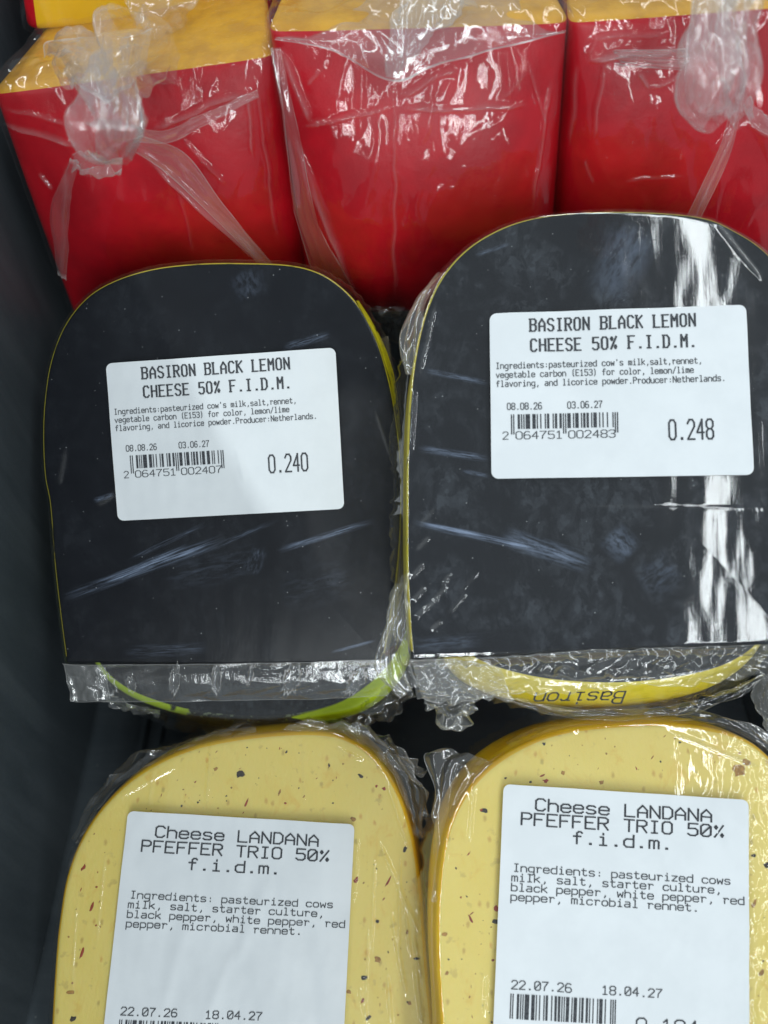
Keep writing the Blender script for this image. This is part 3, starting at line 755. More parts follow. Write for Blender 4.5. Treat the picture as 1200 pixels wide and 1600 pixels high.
sheet('film_tail', [[D(110, 246, .172), D(125, 252, .170)], [D(78, 330, .19), D(108, 335, .188)], [D(90, 430, .205), D(105, 438, .204)]],
      M['film_loose'], left_red, left_film, amp=.0006, fu=3, fv=3, seed=10, haze=.05)
# folded flap along the top of the middle wedge
sheet('film_flap', [[at_y(430, 62, .1835), at_y(520, 80, .180), at_y(615, 127, .1745), at_y(700, 95, .1765), at_y(884, 52, .182)],
                    [at_y(432, 54, .184), at_y(520, 58, .181), at_y(615, 72, .1768), at_y(700, 56, .178), at_y(884, 42, .183)],
                    [at_y(440, 44, .187), at_y(520, 26, .190), at_y(615, 2, .1905), at_y(720, -4, .192), at_y(872, 20, .190)],
                    [at_y(450, 40, .191), at_y(540, 5, .199), at_y(615, -30, .203), at_y(720, -35, .205), at_y(860, 4, .199)]],
      M['film_loose'], mid_red, mid_film, nu=120, nv=50, amp=.0011, fu=9, fv=3, seed=14, haze=.11, hz_ridge=.3)
tube('film_gather', [at_y(700, -40, .190), at_y(672, 5, .184), at_y(648, 40, .180), at_y(622, 85, .177), at_y(615, 122, .176)], [.0080, .0060, .0045, .0032, .0012], M['film_loose'], mid_red, mid_film, seed=21, haze=.10, amp=.45, pleats=8, flat=.5)
sheet('film_tail', [[at_y(548, 452, .186), at_y(590, 462, .183), at_y(655, 452, .186)], [at_y(552, 490, .184), at_y(600, 500, .180), at_y(650, 492, .183)], [at_y(570, 528, .186), at_y(610, 532, .184), at_y(640, 526, .187)]],
      M['film_loose'], mid_red, mid_film, nu=80, nv=40, amp=.0012, fu=4, fv=4, seed=16, haze=.09)
sheet('film_tail', [[at_y(424, 75, .1805), at_y(444, 220, .1755), at_y(470, 370, .1755), at_y(505, 462, .179)], [at_y(436, 75, .1790), at_y(462, 215, .1715), at_y(500, 350, .1715), at_y(560, 466, .177)]],
      M['film_loose'], mid_red, mid_film, nu=120, nv=24, amp=.0009, fu=4, fv=2, seed=17, haze=.05, hz_ridge=.15)
# knot of the right wedge
tube('film_knot', [D(1150, -60, .150), D(1118, -5, .146), D(1105, 50, .143), D(1108, 100, .141), D(1098, 150, .145), D(1125, 185, .152)],
     [.0046, .0042, .0034, .0044, .0050, .0026], M['film_knot'], right_red, right_film, seed=31, haze=.13, pleats=5, amp=.35)
sheet('film_tail', [[D(1180, -40, .150), D(1165, 40, .146), D(1172, 100, .143), D(1160, 175, .150)], [D(1130, -40, .145), D(1122, 40, .1395), D(1130, 110, .137), D(1120, 180, .148)], [D(1085, -30, .148), D(1082, 50, .1425), D(1072, 110, .141), D(1075, 160, .148)]],
      M['film_loose'], right_red, right_film, nu=110, nv=60, amp=.0016, fu=2.5, fv=6, seed=44, haze=.07, hz_ridge=.5)
tube('film_knot', [D(1165, -60, .156), D(1160, 0, .152), D(1152, 60, .150), D(1160, 120, .150), D(1150, 170, .154), D(1160, 192, .158)],
     [.0034, .0036, .0034, .0036, .0030, .0018], M['film_knot'], right_red, right_film, seed=33, haze=.07, pleats=5, amp=.35)
sheet('film_tail', [[D(912, 78, .1765), D(990, 78, .170), D(1075, 76, .156)], [D(915, 97, .177), D(990, 104, .171), D(1075, 112, .158)]],
      M['film_loose'], right_red, right_film, amp=.0008, fu=2.5, fv=3, seed=34, haze=.26)
sheet('film_tail', [[D(1140, 180, .160), D(1120, 240, .174), D(1070, 345, .192)], [D(1156, 186, .160), D(1138, 250, .174), D(1092, 345, .192)]],
      M['film_loose'], right_red, right_film, amp=.0006, fu=2, fv=2, seed=35, haze=.12)
sheet('film_tail', [[D(1160, 170, .160), D(1185, 205, .166), D(1215, 218, .172)], [D(1170, 150, .160), D(1195, 180, .166), D(1225, 190, .172)]],
      M['film_loose'], right_red, right_film, amp=.001, fu=3, fv=2, seed=36, haze=.16)

# the wedge lying on top of the left one, cut face to the front
YU = 0.2165
TLu, TRu, BLu, BRu = at_y(8, -190, YU), at_y(445, -200, YU + .005), at_y(42, 51, YU), at_y(432, 35, YU + .005)
dz = at_y(200, 60, .23)
C = [[[BLu, TLu], [BLu + [-.012, .06, 0], TLu + [-.012, .06, 0]]], [[BRu, TRu], [BRu + [0.002, .06, 0], TRu + [0.002, .06, 0]]]]
up = thing('waxed_cheese_block', 'yellow cut cheese wedge with red rind lying on top of the left red wedge', 'cheese', (BLu + BRu) / 2, 'red waxed cheese wedges')
W, F, q = rounded_block(C, 48, (0.09, 0.10, 0.12), 0.0); W, F, first = weld(W, F); q = q[first]
F = F[np.array([len(set(f)) == 4 for f in F])]
fq = q[F].mean(1)
fm = ((fq[:, 1] < -0.93) & (fq[:, 0] > -0.90) & (fq[:, 0] < 0.93)).astype(int)
mesh('cheese_body', W, F, [M['red_wax'], M['yellow_bright']], up, fmat=fm)
W, F, q = rounded_block(C, 120, (0.11, 0.12, 0.14), 0.0, 0.0012); W, F, first = weld(W, F); q = q[first]
F = F[np.array([len(set(f)) == 4 for f in F])]
W[:, 1] -= 0.0010 * np.clip(fbm(W[:, 0] * 90, W[:, 2] * 60, 4, 3), -0.5, 2) * np.clip(-q[:, 1], 0, 1)
upf = mesh('wrapping_film', W, F, M['film_red'], up, attrs={'haze': np.zeros(len(W)), 'loc': np.stack([W[:, 0], W[:, 2], W[:, 1]], 1) * 1000})
sheet('film_tail', [[at_y(190, -30, .212), at_y(260, -35, .208), at_y(330, -30, .212)], [at_y(198, 12, .206), at_y(262, 18, .203), at_y(300, 14, .208)], [at_y(225, 46, .208), at_y(262, 52, .206), at_y(298, 48, .209)]],
      M['film_loose'], up, upf, amp=.0016, fu=5, fv=3, seed=41, haze=.13, edge=.6)
sheet('film_tail', [[at_y(90, 46, .2195), at_y(190, 44, .2175), at_y(290, 40, .219), at_y(400, 28, .224)], [at_y(100, 55, .2185), at_y(190, 58, .215), at_y(300, 56, .217), at_y(395, 40, .223)]],
      M['film_loose'], up, upf, amp=.0009, fu=7, fv=2, seed=42, haze=.06, edge=.8)

# ================================================================== black cheeses
def mmuv(fr, p): return tuple(fr.uv(*p) * 1000)
def black_cheese(label, fr, curve, closing, scuffs_px, cloud, mat_film, rindmat, rimw, T, seed, creases, grain_at=None, group='black lemon cheeses', name='black_cheese_wedge', film_bow=0.0006):
    ol = outline_of(fr, curve, closing)
    scuffs = [(mmuv(fr, a), mmuv(fr, b), wd, k, den) for (a, b, wd, k, den) in scuffs_px]
    fmat_ = black_face_mat('black cheese face ' + str(seed), scuffs, cloud)
    V, F, Z, nv = slab(fr, ol, 420, 50, rimw, T)
    W = fr.world(V[:, 0], V[:, 1], V[:, 2])
    root = thing(name, label, 'cheese', W[:, :].min(0) * [0, 0, 1] + W.mean(0) * [1, 1, 0], group)
    fz = np.array([Z[f].mean() for f in F])
    fm = np.where(fz < 0.35, 0, np.where(fz < 1.02, 1, 2))
    # the flat cut edge at the bottom stays black
    a_, b_ = fr.uv(*curve[-1]), fr.uv(*curve[0]); ab = (b_ - a_) / np.linalg.norm(b_ - a_)
    fc = np.array([V[f, :2].mean(0) if len(f) < 9 else (9, 9) for f in F]) - a_
    fm = np.where((np.abs(fc[:, 0] * ab[1] - fc[:, 1] * ab[0]) < .0019) & (fm > 0), 0, fm)
    loc = np.stack([V[:, 0], V[:, 1], V[:, 2]], 1) * 1000
    mesh('cheese_body', W, F, [fmat_, rindmat, rindmat], root, attrs={'loc': loc}, fmat=fm)
    # shrink film
    V, F, Z, nv = slab(fr, ol, 560, 110, 0.0022, T, 0.0010, 0.0015, film_bow)
    W = fr.world(V[:, 0], V[:, 1], V[:, 2]); X, Y = pix(W)
    top = (Z < 0.9)
    d = 0.00008 * fbm(X * .012, Y * .004, seed, 3)
    hz = np.zeros(len(W))
    for (x0, y0, x1, y1, wd, hgt, hzz) in creases:
        k = crease(X, Y, x0, y0, x1, y1, wd); d = d + k * hgt; hz += k * hzz
    side = np.clip(Z - 0.9, 0, 1.1)
    W = W + fr.n * np.where(top, np.maximum(d, -.0002), 0)[:, None]
    out = W - W.mean(0); out -= np.outer(out @ fr.n, fr.n); out /= np.linalg.norm(out, axis=1)[:, None] + 1e-9
    W = W + out * (side * 0.0014 * np.clip(ridged(X * .03, Y * .03, seed + 3, 2), 0, 2))[:, None]
    grain = np.zeros(len(W))
    if grain_at is not None:
        gx, gy, sx_, sy_ = grain_at
        grain = np.exp(-(((X - gx) / sx_) ** 2 + ((Y - gy) / sy_) ** 2) ** 2) * (Z < 0.5)
    film = mesh('wrapping_film', W, F, mat_film, root,
                attrs={'haze': hz + 0.02 * side, 'loc': np.stack([V[:, 0], V[:, 1], V[:, 2]], 1) * 1000, 'grain': grain})
    return root, film, ol

FL = Frame(350, 690, 0.195, 40, 0)
lc = [(103, 1036), (93, 960), (84, 880), (77, 790), (69, 745), (66, 690), (68, 630), (78, 565), (100, 508), (135, 464), (180, 437), (240, 419), (310, 411), (380, 410), (450, 413),
      (495, 424), (530, 445), (560, 476), (585, 520), (603, 572), (616, 630), (625, 700), (628, 760), (626, 840), (620, 905), (610, 970), (599, 1034)]
black_left, bl_film, _ = black_cheese('matte black cheese wedge with scuffs and white label reading 0.240, beside the bin wall', FL, lc, [(350, 1038)],
    [((95, 936), (360, 838), 1.7, 1.0, .52), ((160, 912), (300, 850), 1.2, .7, .5), ((200, 875), (330, 815), .8, .5, .55), ((430, 862), (590, 812), 1.0, .8, .5), ((300, 870), (440, 810), .8, .5, .55),
     ((390, 900), (410, 850), 2.6, .3, .56), ((515, 1020), (590, 1000), .5, .8, .45), ((145, 783), (180, 772), .8, .6, .5), ((380, 420), (395, 470), 5.0, .16, .5), ((440, 545), (520, 520), 1.2, .4, .5), ((190, 1020), (330, 1012), 2.0, .3, .53), ((250, 905), (420, 870), 5.0, .14, .55), ((430, 930), (560, 900), 6.0, .10, .55)],
    0.05, M['film_black_matte'], M['lemon_rind_thin'], 0.0008, lambda v: 0.014 + 0.16 * np.clip(v + 0.055, 0, .11), 2,
    [(585, 640, 612, 720, 2.5, .0003, .1), (103, 700, 92, 760, 3, .0003, .05), (480, 690, 470, 720, 3, .0002, 0), (150, 790, 180, 770, 4, .0002, .05)], grain_at=(560, 760, 75, 150))
price_label(FL, [(165, 568), (524, 543), (538, 795), (184, 814)], 58, 39.5, black_left, 0.00135, 1.6, lemon_content('2064751002407', '0.240'), [(31.5, 22, 33.2, 32, .7, .00028), (25, 1, 26, 9, .8, .0002), (50, 2, 57, 14, 1.5, -.0002)])

FR = Frame(970, 610, 0.1725, 31, 1.0)
rc = [(643, 1030), (638, 960), (635, 880), (635, 780), (636, 700), (640, 620), (650, 545), (667, 480), (693, 428), (732, 386), (782, 356), (835, 339), (900, 331), (980, 329), (1060, 333),
      (1112, 342), (1152, 361), (1184, 381), (1212, 408), (1238, 450), (1254, 510), (1264, 600), (1266, 750), (1258, 900), (1240, 1006)]
black_right, br_film, _ = black_cheese('shiny black cheese wedge with streaked glare and white label reading 0.248', FR, rc, [(1190, 1008), (1060, 1012), (930, 1016), (780, 1025)],
    [((640, 815), (860, 862), 1.0, .9, .5), ((780, 835), (930, 885), 2.6, .6, .48), ((655, 817), (760, 838), .5, 1.0, .42), ((650, 700), (770, 718), 1.0, .7, .5), ((660, 578), (768, 600), .8, .6, .5), ((1010, 350), (935, 480), 6.0, .20, .44), ((985, 345), (965, 440), 7.0, .16, .46),
     ((740, 400), (800, 380), .6, .4, .5), ((720, 735), (768, 745), .6, .5, .5), ((950, 830), (990, 870), 4.0, .35, .45), ((1000, 920), (1060, 880), 5.0, .2, .5), ((640, 1010), (760, 1000), 2, .25, .5)],
    0.22, M['film_black_gloss'], M['lemon_rind_thin'], 0.0009, lambda v: 0.014 + 0.16 * np.clip(v + 0.055, 0, .11), 3,
    [(642, 905, 662, 880, 3, .0004, .12), (645, 940, 665, 915, 3, .0004, .12), (648, 965, 672, 945, 3, .0004, .1), (672, 985, 690, 970, 2.5, .0004, .15), (675, 940, 700, 915, 2.5, .0004, .12),
     (690, 915, 705, 895, 2.5, .0004, .12), (660, 955, 685, 935, 2.5, .0004, .15), (650, 860, 672, 838, 3, .0003, .1), (655, 820, 680, 795, 2.5, .0003, .06), (700, 960, 730, 925, 2.5, .0003, .05), (715, 930, 750, 890, 2.5, .0002, .03), (1118, 345, 1195, 440, 2.5, .0004, .25),
     (682, 470, 655, 590, 2.5, .0003, .1), (650, 600, 642, 720, 2.5, .0003, .06), (880, 790, 1260, 795, 2.0, .0002, .03)], film_bow=0.0007)
price_label(FR, [(765, 490), (1166, 476), (1178, 742), (768, 748)], 58, 37.5, black_right, 0.00135, 1.6, lemon_content('2064751002483', '0.248'), [(24, 33, 32, 33.5, .5, .0001), (50, 12, 55, 24, 1.6, .00022), (4, 2, 2, 14, 1.2, .00015)])

M['bare_rind'] = rind_mat('bare lemon coat', (0.80, 0.74, 0.02), (0.62, 0.60, 0.02), (0.02, 0.022, 0.018), 0.22, 0.60)
sheet('torn_rind', [[FL.hit(556, 470, .0003), FL.hit(585, 519, .0003), FL.hit(603, 571, .0003), FL.hit(616, 630, .0003), FL.hit(624, 700, .0003), FL.hit(627, 745, .0003)],
                    [FL.hit(560, 470, -.003), FL.hit(591, 518, -.003), FL.hit(612, 571, -.003), FL.hit(622, 630, -.003), FL.hit(629, 700, -.003), FL.hit(630, 745, -.003)]],
      M['bare_rind'], black_left, nu=80, nv=8, amp=.0002, fu=5, fv=1, seed=49)
# seam strips folded over the cut edge, and crumpled corners
sheet('film_seam', [[FL.hit(100, 1038, .0012), FL.hit(250, 1038, .0016), FL.hit(420, 1036, .0016), FL.hit(605, 1030, .0012)],
                    [FL.hit(108, 1066, .0002), FL.hit(250, 1066, .0012), FL.hit(420, 1065, .0012), FL.hit(606, 1060, .0005)],
                    [FL.hit(117, 1097, -.0020), FL.hit(250, 1096, -.0012), FL.hit(420, 1094, -.0012), FL.hit(606, 1088, -.0016)]],
      M['film_seam'], black_left, bl_film, nu=220, nv=40, amp=.00020, fu=14, fv=1.2, seed=51, haze=.03, hz_ridge=.03)
for (px_, py_, sx_, sy_, an_) in ((273, 1062, 9, 24, .1), (338, 1061, 9, 24, 0), (391, 1056, 5, 17, .25), (455, 1061, 15, 26, .35), (556, 1064, 13, 26, .6), (165, 1066, 14, 24, -.5), (205, 1070, 8, 14, -.3)):
    V_ = []; F_ = []; hz_ = []
    n_ = 48
    for rI, (rad_, lift) in enumerate(((1.0, .0010), (.85, .0017), (.7, .0012), (.35, .0009), (.02, .0009))):
        for i in range(n_):
            t = 2 * math.pi * i / n_; wob = 1 + .38 * float(noise(np.array([math.cos(t) * 4.5 + px_]), np.array([math.sin(t) * 4.5 + py_]), 3)[0])
            x, y = rad_ * wob * sx_ * math.cos(t), rad_ * wob * sy_ * math.sin(t)
            V_.append(FL.hit(px_ + x * math.cos(an_) - y * math.sin(an_), py_ + x * math.sin(an_) + y * math.cos(an_), lift + .0005))
            hz_.append((.02 + (.45 if rI == 1 else .03 if rI == 0 else 0)) * (0.35 + .65 * (math.sin(t * 1.5 + px_) ** 2)))  # milky rim paints the bright highlight ring of each pocket
    for rI in range(4):
        for i in range(n_):
            a = rI * n_ + i; b = rI * n_ + (i + 1) % n_
            F_.append([a, b, b + n_, a + n_])
    mesh('air_pocket', V_, F_, M['film_seam'], black_left, bl_film, attrs={'haze': hz_, 'loc': np.array(V_) * 1000})
sheet('film_seam', [[FR.hit(640, 1032, .0012), FR.hit(780, 1026, .0016), FR.hit(930, 1016, .0018), FR.hit(1060, 1012, .0018), FR.hit(1245, 1006, .0014)],
                    [FR.hit(645, 1060, .0004), FR.hit(790, 1056, .001), FR.hit(930, 1048, .001), FR.hit(1060, 1042, .001), FR.hit(1235, 1028, .0008)],
                    [FR.hit(652, 1094, -.002), FR.hit(800, 1086, -.0022), FR.hit(930, 1076, -.0022), FR.hit(1060, 1070, -.002), FR.hit(1225, 1050, -.0018)]],
      M['film_seam'], black_right, br_film, nu=260, nv=48, amp=.0008, fu=30, fv=2.5, seed=53, haze=.04, hz_ridge=.13)
sheet('film_ruffle', [[FR.hit(640, 880, .000), FR.hit(638, 950, .000), FR.hit(642, 1030, .001), FR.hit(652, 1070, .002)],
                      [FR.hit(630, 905, -.006), FR.hit(615, 970, -.006), FR.hit(606, 1040, -.004), FR.hit(640, 1080, .000)],
                      [FR.hit(622, 930, -.012), FR.hit(596, 985, -.012), FR.hit(586, 1045, -.009), FR.hit(628, 1090, -.004)]],
      M['film_loose'], black_right, br_film, nu=90, nv=60, amp=.0013, fu=4, fv=5, seed=55, haze=.10, hz_ridge=.3)
sheet('film_ruffle', [[FR.hit(645, 1032, .001), FR.hit(700, 1030, .0015), FR.hit(780, 1040, .001)], [FR.hit(650, 1062, .0005), FR.hit(710, 1066, .001), FR.hit(790, 1066, 0)], [FR.hit(660, 1092, -.003), FR.hit(720, 1096, -.002), FR.hit(800, 1090, -.003)]],
      M['film_loose'], black_right, br_film, nu=110, nv=50, amp=.0010, fu=9, fv=5, seed=57, haze=.16, hz_ridge=.3)
sheet('film_loop', [[FR.hit(660, 1088, -.003), FR.hit(690, 1095, -.002), FR.hit(735, 1085, -.003)], [FR.hit(672, 1106, -.005), FR.hit(700, 1118, -.002), FR.hit(738, 1102, -.005)], [FR.hit(690, 1120, -.008), FR.hit(712, 1130, -.006), FR.hit(730, 1116, -.008)]],
      M['film_loose'], black_right, br_film, nu=60, nv=50, amp=.0014, fu=4, fv=4, seed=58, haze=.09, edge=.6)
sheet('film_ruffle', [[FR.hit(703, 420, -.0005), FR.hit(672, 470, -.0005), FR.hit(655, 525, -.0005), FR.hit(645, 585, -.0005)], [FR.hit(688, 428, -.006), FR.hit(655, 472, -.006), FR.hit(640, 522, -.005), FR.hit(641, 585, -.003)], [FR.hit(672, 440, -.014), FR.hit(643, 490, -.012), FR.hit(627, 525, -.009), FR.hit(636, 585, -.006)]],
      M['film_loose'], black_right, br_film, nu=80, nv=40, amp=.0008, fu=4, fv=3, seed=59, haze=.12)
sheet('film_ruffle', [[FL.hit(590, 530, -.001), FL.hit(612, 620, -.001), FL.hit(625, 740, -.001), FL.hit(622, 880, -.001), FL.hit(606, 990, 0)], [FL.hit(606, 525, -.006), FL.hit(626, 640, -.006), FL.hit(635, 760, -.005), FL.hit(631, 900, -.004), FL.hit(612, 985, -.004)]],
      M['film_loose'], black_left, bl_film, nu=110, nv=20, amp=.0006, fu=5, fv=2, seed=60, haze=.05)
sheet('film_ruffle', [[FL.hit(98, 1036, .0005), FL.hit(112, 1095, -.001)], [FL.hit(125, 1040, .0014), FL.hit(140, 1095, .000)], [FL.hit(165, 1042, .0016), FL.hit(172, 1093, .000)]],
      M['film_loose'], black_left, bl_film, nu=40, nv=40, amp=.0004, fu=4, fv=3, seed=61, haze=.14, hz_ridge=.1)
sheet('film_ruffle', [[FR.hit(1205, 1050, .002), FR.hit(1205, 1100, .002), FR.hit(1215, 1170, .002)], [FR.hit(1186, 1060, 0), FR.hit(1180, 1100, 0), FR.hit(1190, 1140, 0)]],
      M['film_loose'], black_right, br_film, nu=60, nv=30, amp=.0012, fu=4, fv=3, seed=62, haze=.10, edge=.8)

# the two black wedges underneath, round end to the front
def under(label, fr, arc, back_, rind, rimw, T, seed, side_black):
    ol = outline_of(fr, arc, back_)
    V, F, Z, nv = slab(fr, ol, 360, 30, rimw, T, 0, 0.0012)
    W = fr.world(V[:, 0], V[:, 1], V[:, 2])
    root = thing('black_cheese_wedge', label, 'cheese', W.min(0) * [0, 0, 1] + W.mean(0) * [1, 1, 0], 'black lemon cheeses')
    fz = np.array([Z[f].mean() for f in F])
    fm = np.where(fz < 0.3, 0, np.where(fz < (1.02 if side_black else 2.9), 1, 2))
    loc = V * 1000
    mesh('cheese_body', W, F, [black_face_mat('black under face ' + str(seed), [], .3), rind, M['black_side']], root, attrs={'loc': loc}, fmat=fm)
    V, F, Z, nv = slab(fr, ol, 460, 30, 0.002, T, 0.0008, 0.002)
    W = fr.world(V[:, 0], V[:, 1], V[:, 2]); X, Y = pix(W)
    side = np.clip(Z - 0.5, 0, 1.2)
    out = W - W.mean(0); out -= np.outer(out @ fr.n, fr.n); out /= np.linalg.norm(out, axis=1)[:, None] + 1e-9
    W = W + out * (side * 0.0013 * np.clip(ridged(X * .02, Y * .05, seed, 2), 0, 2))[:, None]
    f = mesh('wrapping_film', W, F, M['film_loose'], root, attrs={'haze': .03 * np.clip(ridged(X * .03, Y * .03, seed + 1) - .6, 0, 1) * side, 'loc': V * 1000})
    return root, f
ul = Frame(350, 1040, .1975, 13, 0); ul.O = FL.hit(350, 1036, -.0165) 
under_left, ulf = under('black cheese wedge with lime green rim, under the matte black one', ul,
    [(120, 950), (132, 1005), (155, 1050), (195, 1083), (255, 1107), (320, 1121), (400, 1127), (470, 1122), (530, 1106), (575, 1080), (612, 1045), (638, 1000), (648, 950)], [(640, 800), (130, 800)],
    M['lime_rind'], .0030, lambda v: .016 + 0 * v, 71, True)
ur = Frame(930, 1010, .18, 5, 0); ur.O = FR.hit(930, 1016, -.0165)
under_right, urf = under('black cheese wedge with bright yellow printed rind, under the shiny black one', ur,
    [(690, 930), (700, 985), (725, 1020), (770, 1044), (840, 1062), (920, 1070), (1000, 1069), (1080, 1058), (1140, 1040), (1185, 1010), (1210, 970), (1225, 930)], [(1220, 800), (690, 800)],
    M['yellow_rind'], .0015, lambda v: .019 + 0 * v, 73, False)
M['bare_lime'] = rind_mat('bare lime coat', (0.62, 0.80, 0.015), (0.50, 0.68, 0.02), (0.25, 0.33, 0.03), 0.3, 0.66)
sheet('torn_rind', [[ul.hit(455, 1121, .0012), ul.hit(530, 1098, .0012), ul.hit(575, 1070, .0012), ul.hit(608, 1038, .0012), ul.hit(630, 1000, .0012)],
                    [ul.hit(470, 1125, .0008), ul.hit(545, 1110, .0008), ul.hit(590, 1084, .0008), ul.hit(624, 1048, .0008), ul.hit(645, 1000, .0008)],
                    [ul.hit(480, 1132, -.003), ul.hit(552, 1118, -.003), ul.hit(598, 1092, -.003), ul.hit(630, 1054, -.003), ul.hit(650, 1000, -.003)]],
      M['bare_lime'], under_left, nu=80, nv=16, amp=.0001, fu=5, fv=1, seed=48)
sheet('film_ruffle', [[ul.hit(520, 1112, .001), ul.hit(580, 1085, .001), ul.hit(625, 1045, .001)], [ul.hit(545, 1126, -.004), ul.hit(605, 1102, -.003), ul.hit(640, 1070, -.002)], [ul.hit(560, 1138, -.010), ul.hit(615, 1116, -.008), ul.hit(648, 1085, -.006)]],
      M['film_loose'], under_left, ulf, nu=90, nv=40, amp=.0011, fu=7, fv=3, seed=75, haze=.09, edge=1.0)
sheet('film_ruffle', [[ul.hit(160, 1088, .001), ul.hit(200, 1095, .002), ul.hit(250, 1108, .001)], [ul.hit(172, 1102, -.004), ul.hit(205, 1112, -.004), ul.hit(250, 1118, -.003)]],
      M['film_loose'], under_left, ulf, nu=50, nv=24, amp=.0009, fu=5, fv=2, seed=76, haze=.08, edge=.6)
sheet('film_ruffle', [[ur.hit(775, 1078, -.006), ur.hit(875, 1104, -.007), ur.hit(1000, 1108, -.007), ur.hit(1105, 1090, -.006), ur.hit(1192, 1050, -.005)], [ur.hit(770, 1085, -.008), ur.hit(870, 1118, -.009), ur.hit(1000, 1124, -.009), ur.hit(1110, 1104, -.008), ur.hit(1195, 1060, -.007)]],
      M['film_loose'], under_right, urf, nu=150, nv=30, amp=.0008, fu=10, fv=3, seed=77, haze=.0, hz_ridge=.06)
# upside-down lettering printed round the yellow rind
o_ = ([], [])
def rim_place(x, y, lift=0):
    px_ = 985 - x * 8.2; py_ = 1096 - (px_ - 930) * .02 + y * 7.5
    return ur.hit(px_, py_, 0) + ur.n * (-.0005) - ur.ey * .0004 * 0 + (CAM - ur.O) * .012
stroke_quads([('Basiron', 1.5, -2.2, 2.5, -2.4)], lambda x, y, l=0: rim_place(x + y * .35, y, l), .4, .34, o_)
mesh('printed_text', [tuple(p) for p in o_[0]], [f[::-1] for f in o_[1]], M['ink_soft'], under_right, smooth=False)

# ================================================================== pepper cheeses
def flecks(fr, items, h=0.00006):
    """chopped pepper set into the face: thin irregular chips"""
    V, F, m_ = [], [], []
    rng = random.Random(5)
    for (px_, py_, L, wd, an, kind) in items:
        c = fr.hit(px_, py_, 0); n = 9; k = len(V)
        ca, sa = math.cos(an), math.sin(an)
        for ring, hh in ((1.0, 0.00001), (.55, h)):
            for i in range(n):
                t = 2 * math.pi * i / n; r_ = ring * (0.6 + .75 * rng.random())
                x, y = r_ * L * .85 * math.cos(t), r_ * wd * .85 * math.sin(t)
                V.append(c + (fr.ex * (x * ca - y * sa) + fr.ey * (x * sa + y * ca)) * .001 + fr.n * hh)
        for i in range(n):
            F.append([k + i, k + (i + 1) % n, k + n + (i + 1) % n, k + n + i]); m_.append(kind)
        F.append([k + n + i for i in range(n)]); m_.append(kind)
    return V, F, m_

def pepper_cheese(label, fr, curve, closing, items, film, seed, creases, grain_at=None):
    ol = outline_of(fr, curve, closing)
    T = lambda v: .024 + 0 * v
    V, F, Z, nv = slab(fr, ol, 420, 40, .0018, T, 0, .0010)
    W = fr.world(V[:, 0], V[:, 1], V[:, 2])
    root = thing('pepper_cheese_wedge', label, 'cheese', W.min(0) * [0, 0, 1] + W.mean(0) * [1, 1, 0], 'pepper cheeses')
    fz = np.array([Z[f].mean() for f in F]); fm = np.where(fz < .28, 0, 1)
    def inside(p):                                 # only chips that lie on the face
        u, v_ = fr.uv(p[0], p[1]); c_ = ol.mean(0); u, v_ = c_ + (np.array([u, v_]) - c_) * 1.045
        a_, b_ = ol, np.roll(ol, -1, 0)
        k = ((a_[:, 1] > v_) != (b_[:, 1] > v_)) & (u < (b_[:, 0] - a_[:, 0]) * (v_ - a_[:, 1]) / (b_[:, 1] - a_[:, 1] + 1e-12) + a_[:, 0])
        return k.sum() % 2 == 1
    fv, ff, fk = flecks(fr, [t for t in items if inside(t)])
    base = len(W)
    mesh('cheese_body', np.vstack([W, np.array(fv)]), F + [[i + base for i in f] for f in ff], [M['pepper'], M['pepper_rind'], M['fleck_black'], M['fleck_red'], M['fleck_tan']], root,
         attrs={'loc': np.vstack([V * 1000, np.zeros((len(fv), 3))])}, fmat=list(fm) + [k + 2 for k in fk])
    V, F, Z, nv = slab(fr, ol, 640, 130, .003, T, .0013, .0015, .0011)
    W = fr.world(V[:, 0], V[:, 1], V[:, 2]); X, Y = pix(W)
    d = .0001 * fbm(X * .012, Y * .005, seed, 3); hz = np.zeros(len(W))
    for (x0, y0, x1, y1, wd, hgt, hzz) in creases:
        k = crease(X, Y, x0, y0, x1, y1, wd * .8); d = d + k * hgt * 1.3; hz += k * hzz * .6
    grain = np.zeros(len(W))
    if grain_at is not None:
        gx, w_ = grain_at; grain = np.clip((X - gx) / w_, 0, 1) ** 1.5
        d = d + grain * .00032 * ridged(X * .05 + .4 * noise(X * .02, Y * .02, 3), Y * .018, seed + 5, 3)
    W = W + fr.n * np.where(Z < .9, np.maximum(d, -.0003), 0)[:, None]
    side = np.clip(Z - .9, 0, 1.1)
    out = W - W.mean(0); out -= np.outer(out @ fr.n, fr.n); out /= np.linalg.norm(out, axis=1)[:, None] + 1e-9
    W = W + out * (side * .0012 * np.clip(ridged(X * .03, Y * .03, seed + 3, 2), 0, 2))[:, None]
    f = mesh('wrapping_film', W, F, film, root, attrs={'haze': hz, 'loc': V * 1000, 'grain': grain})
    return root, f

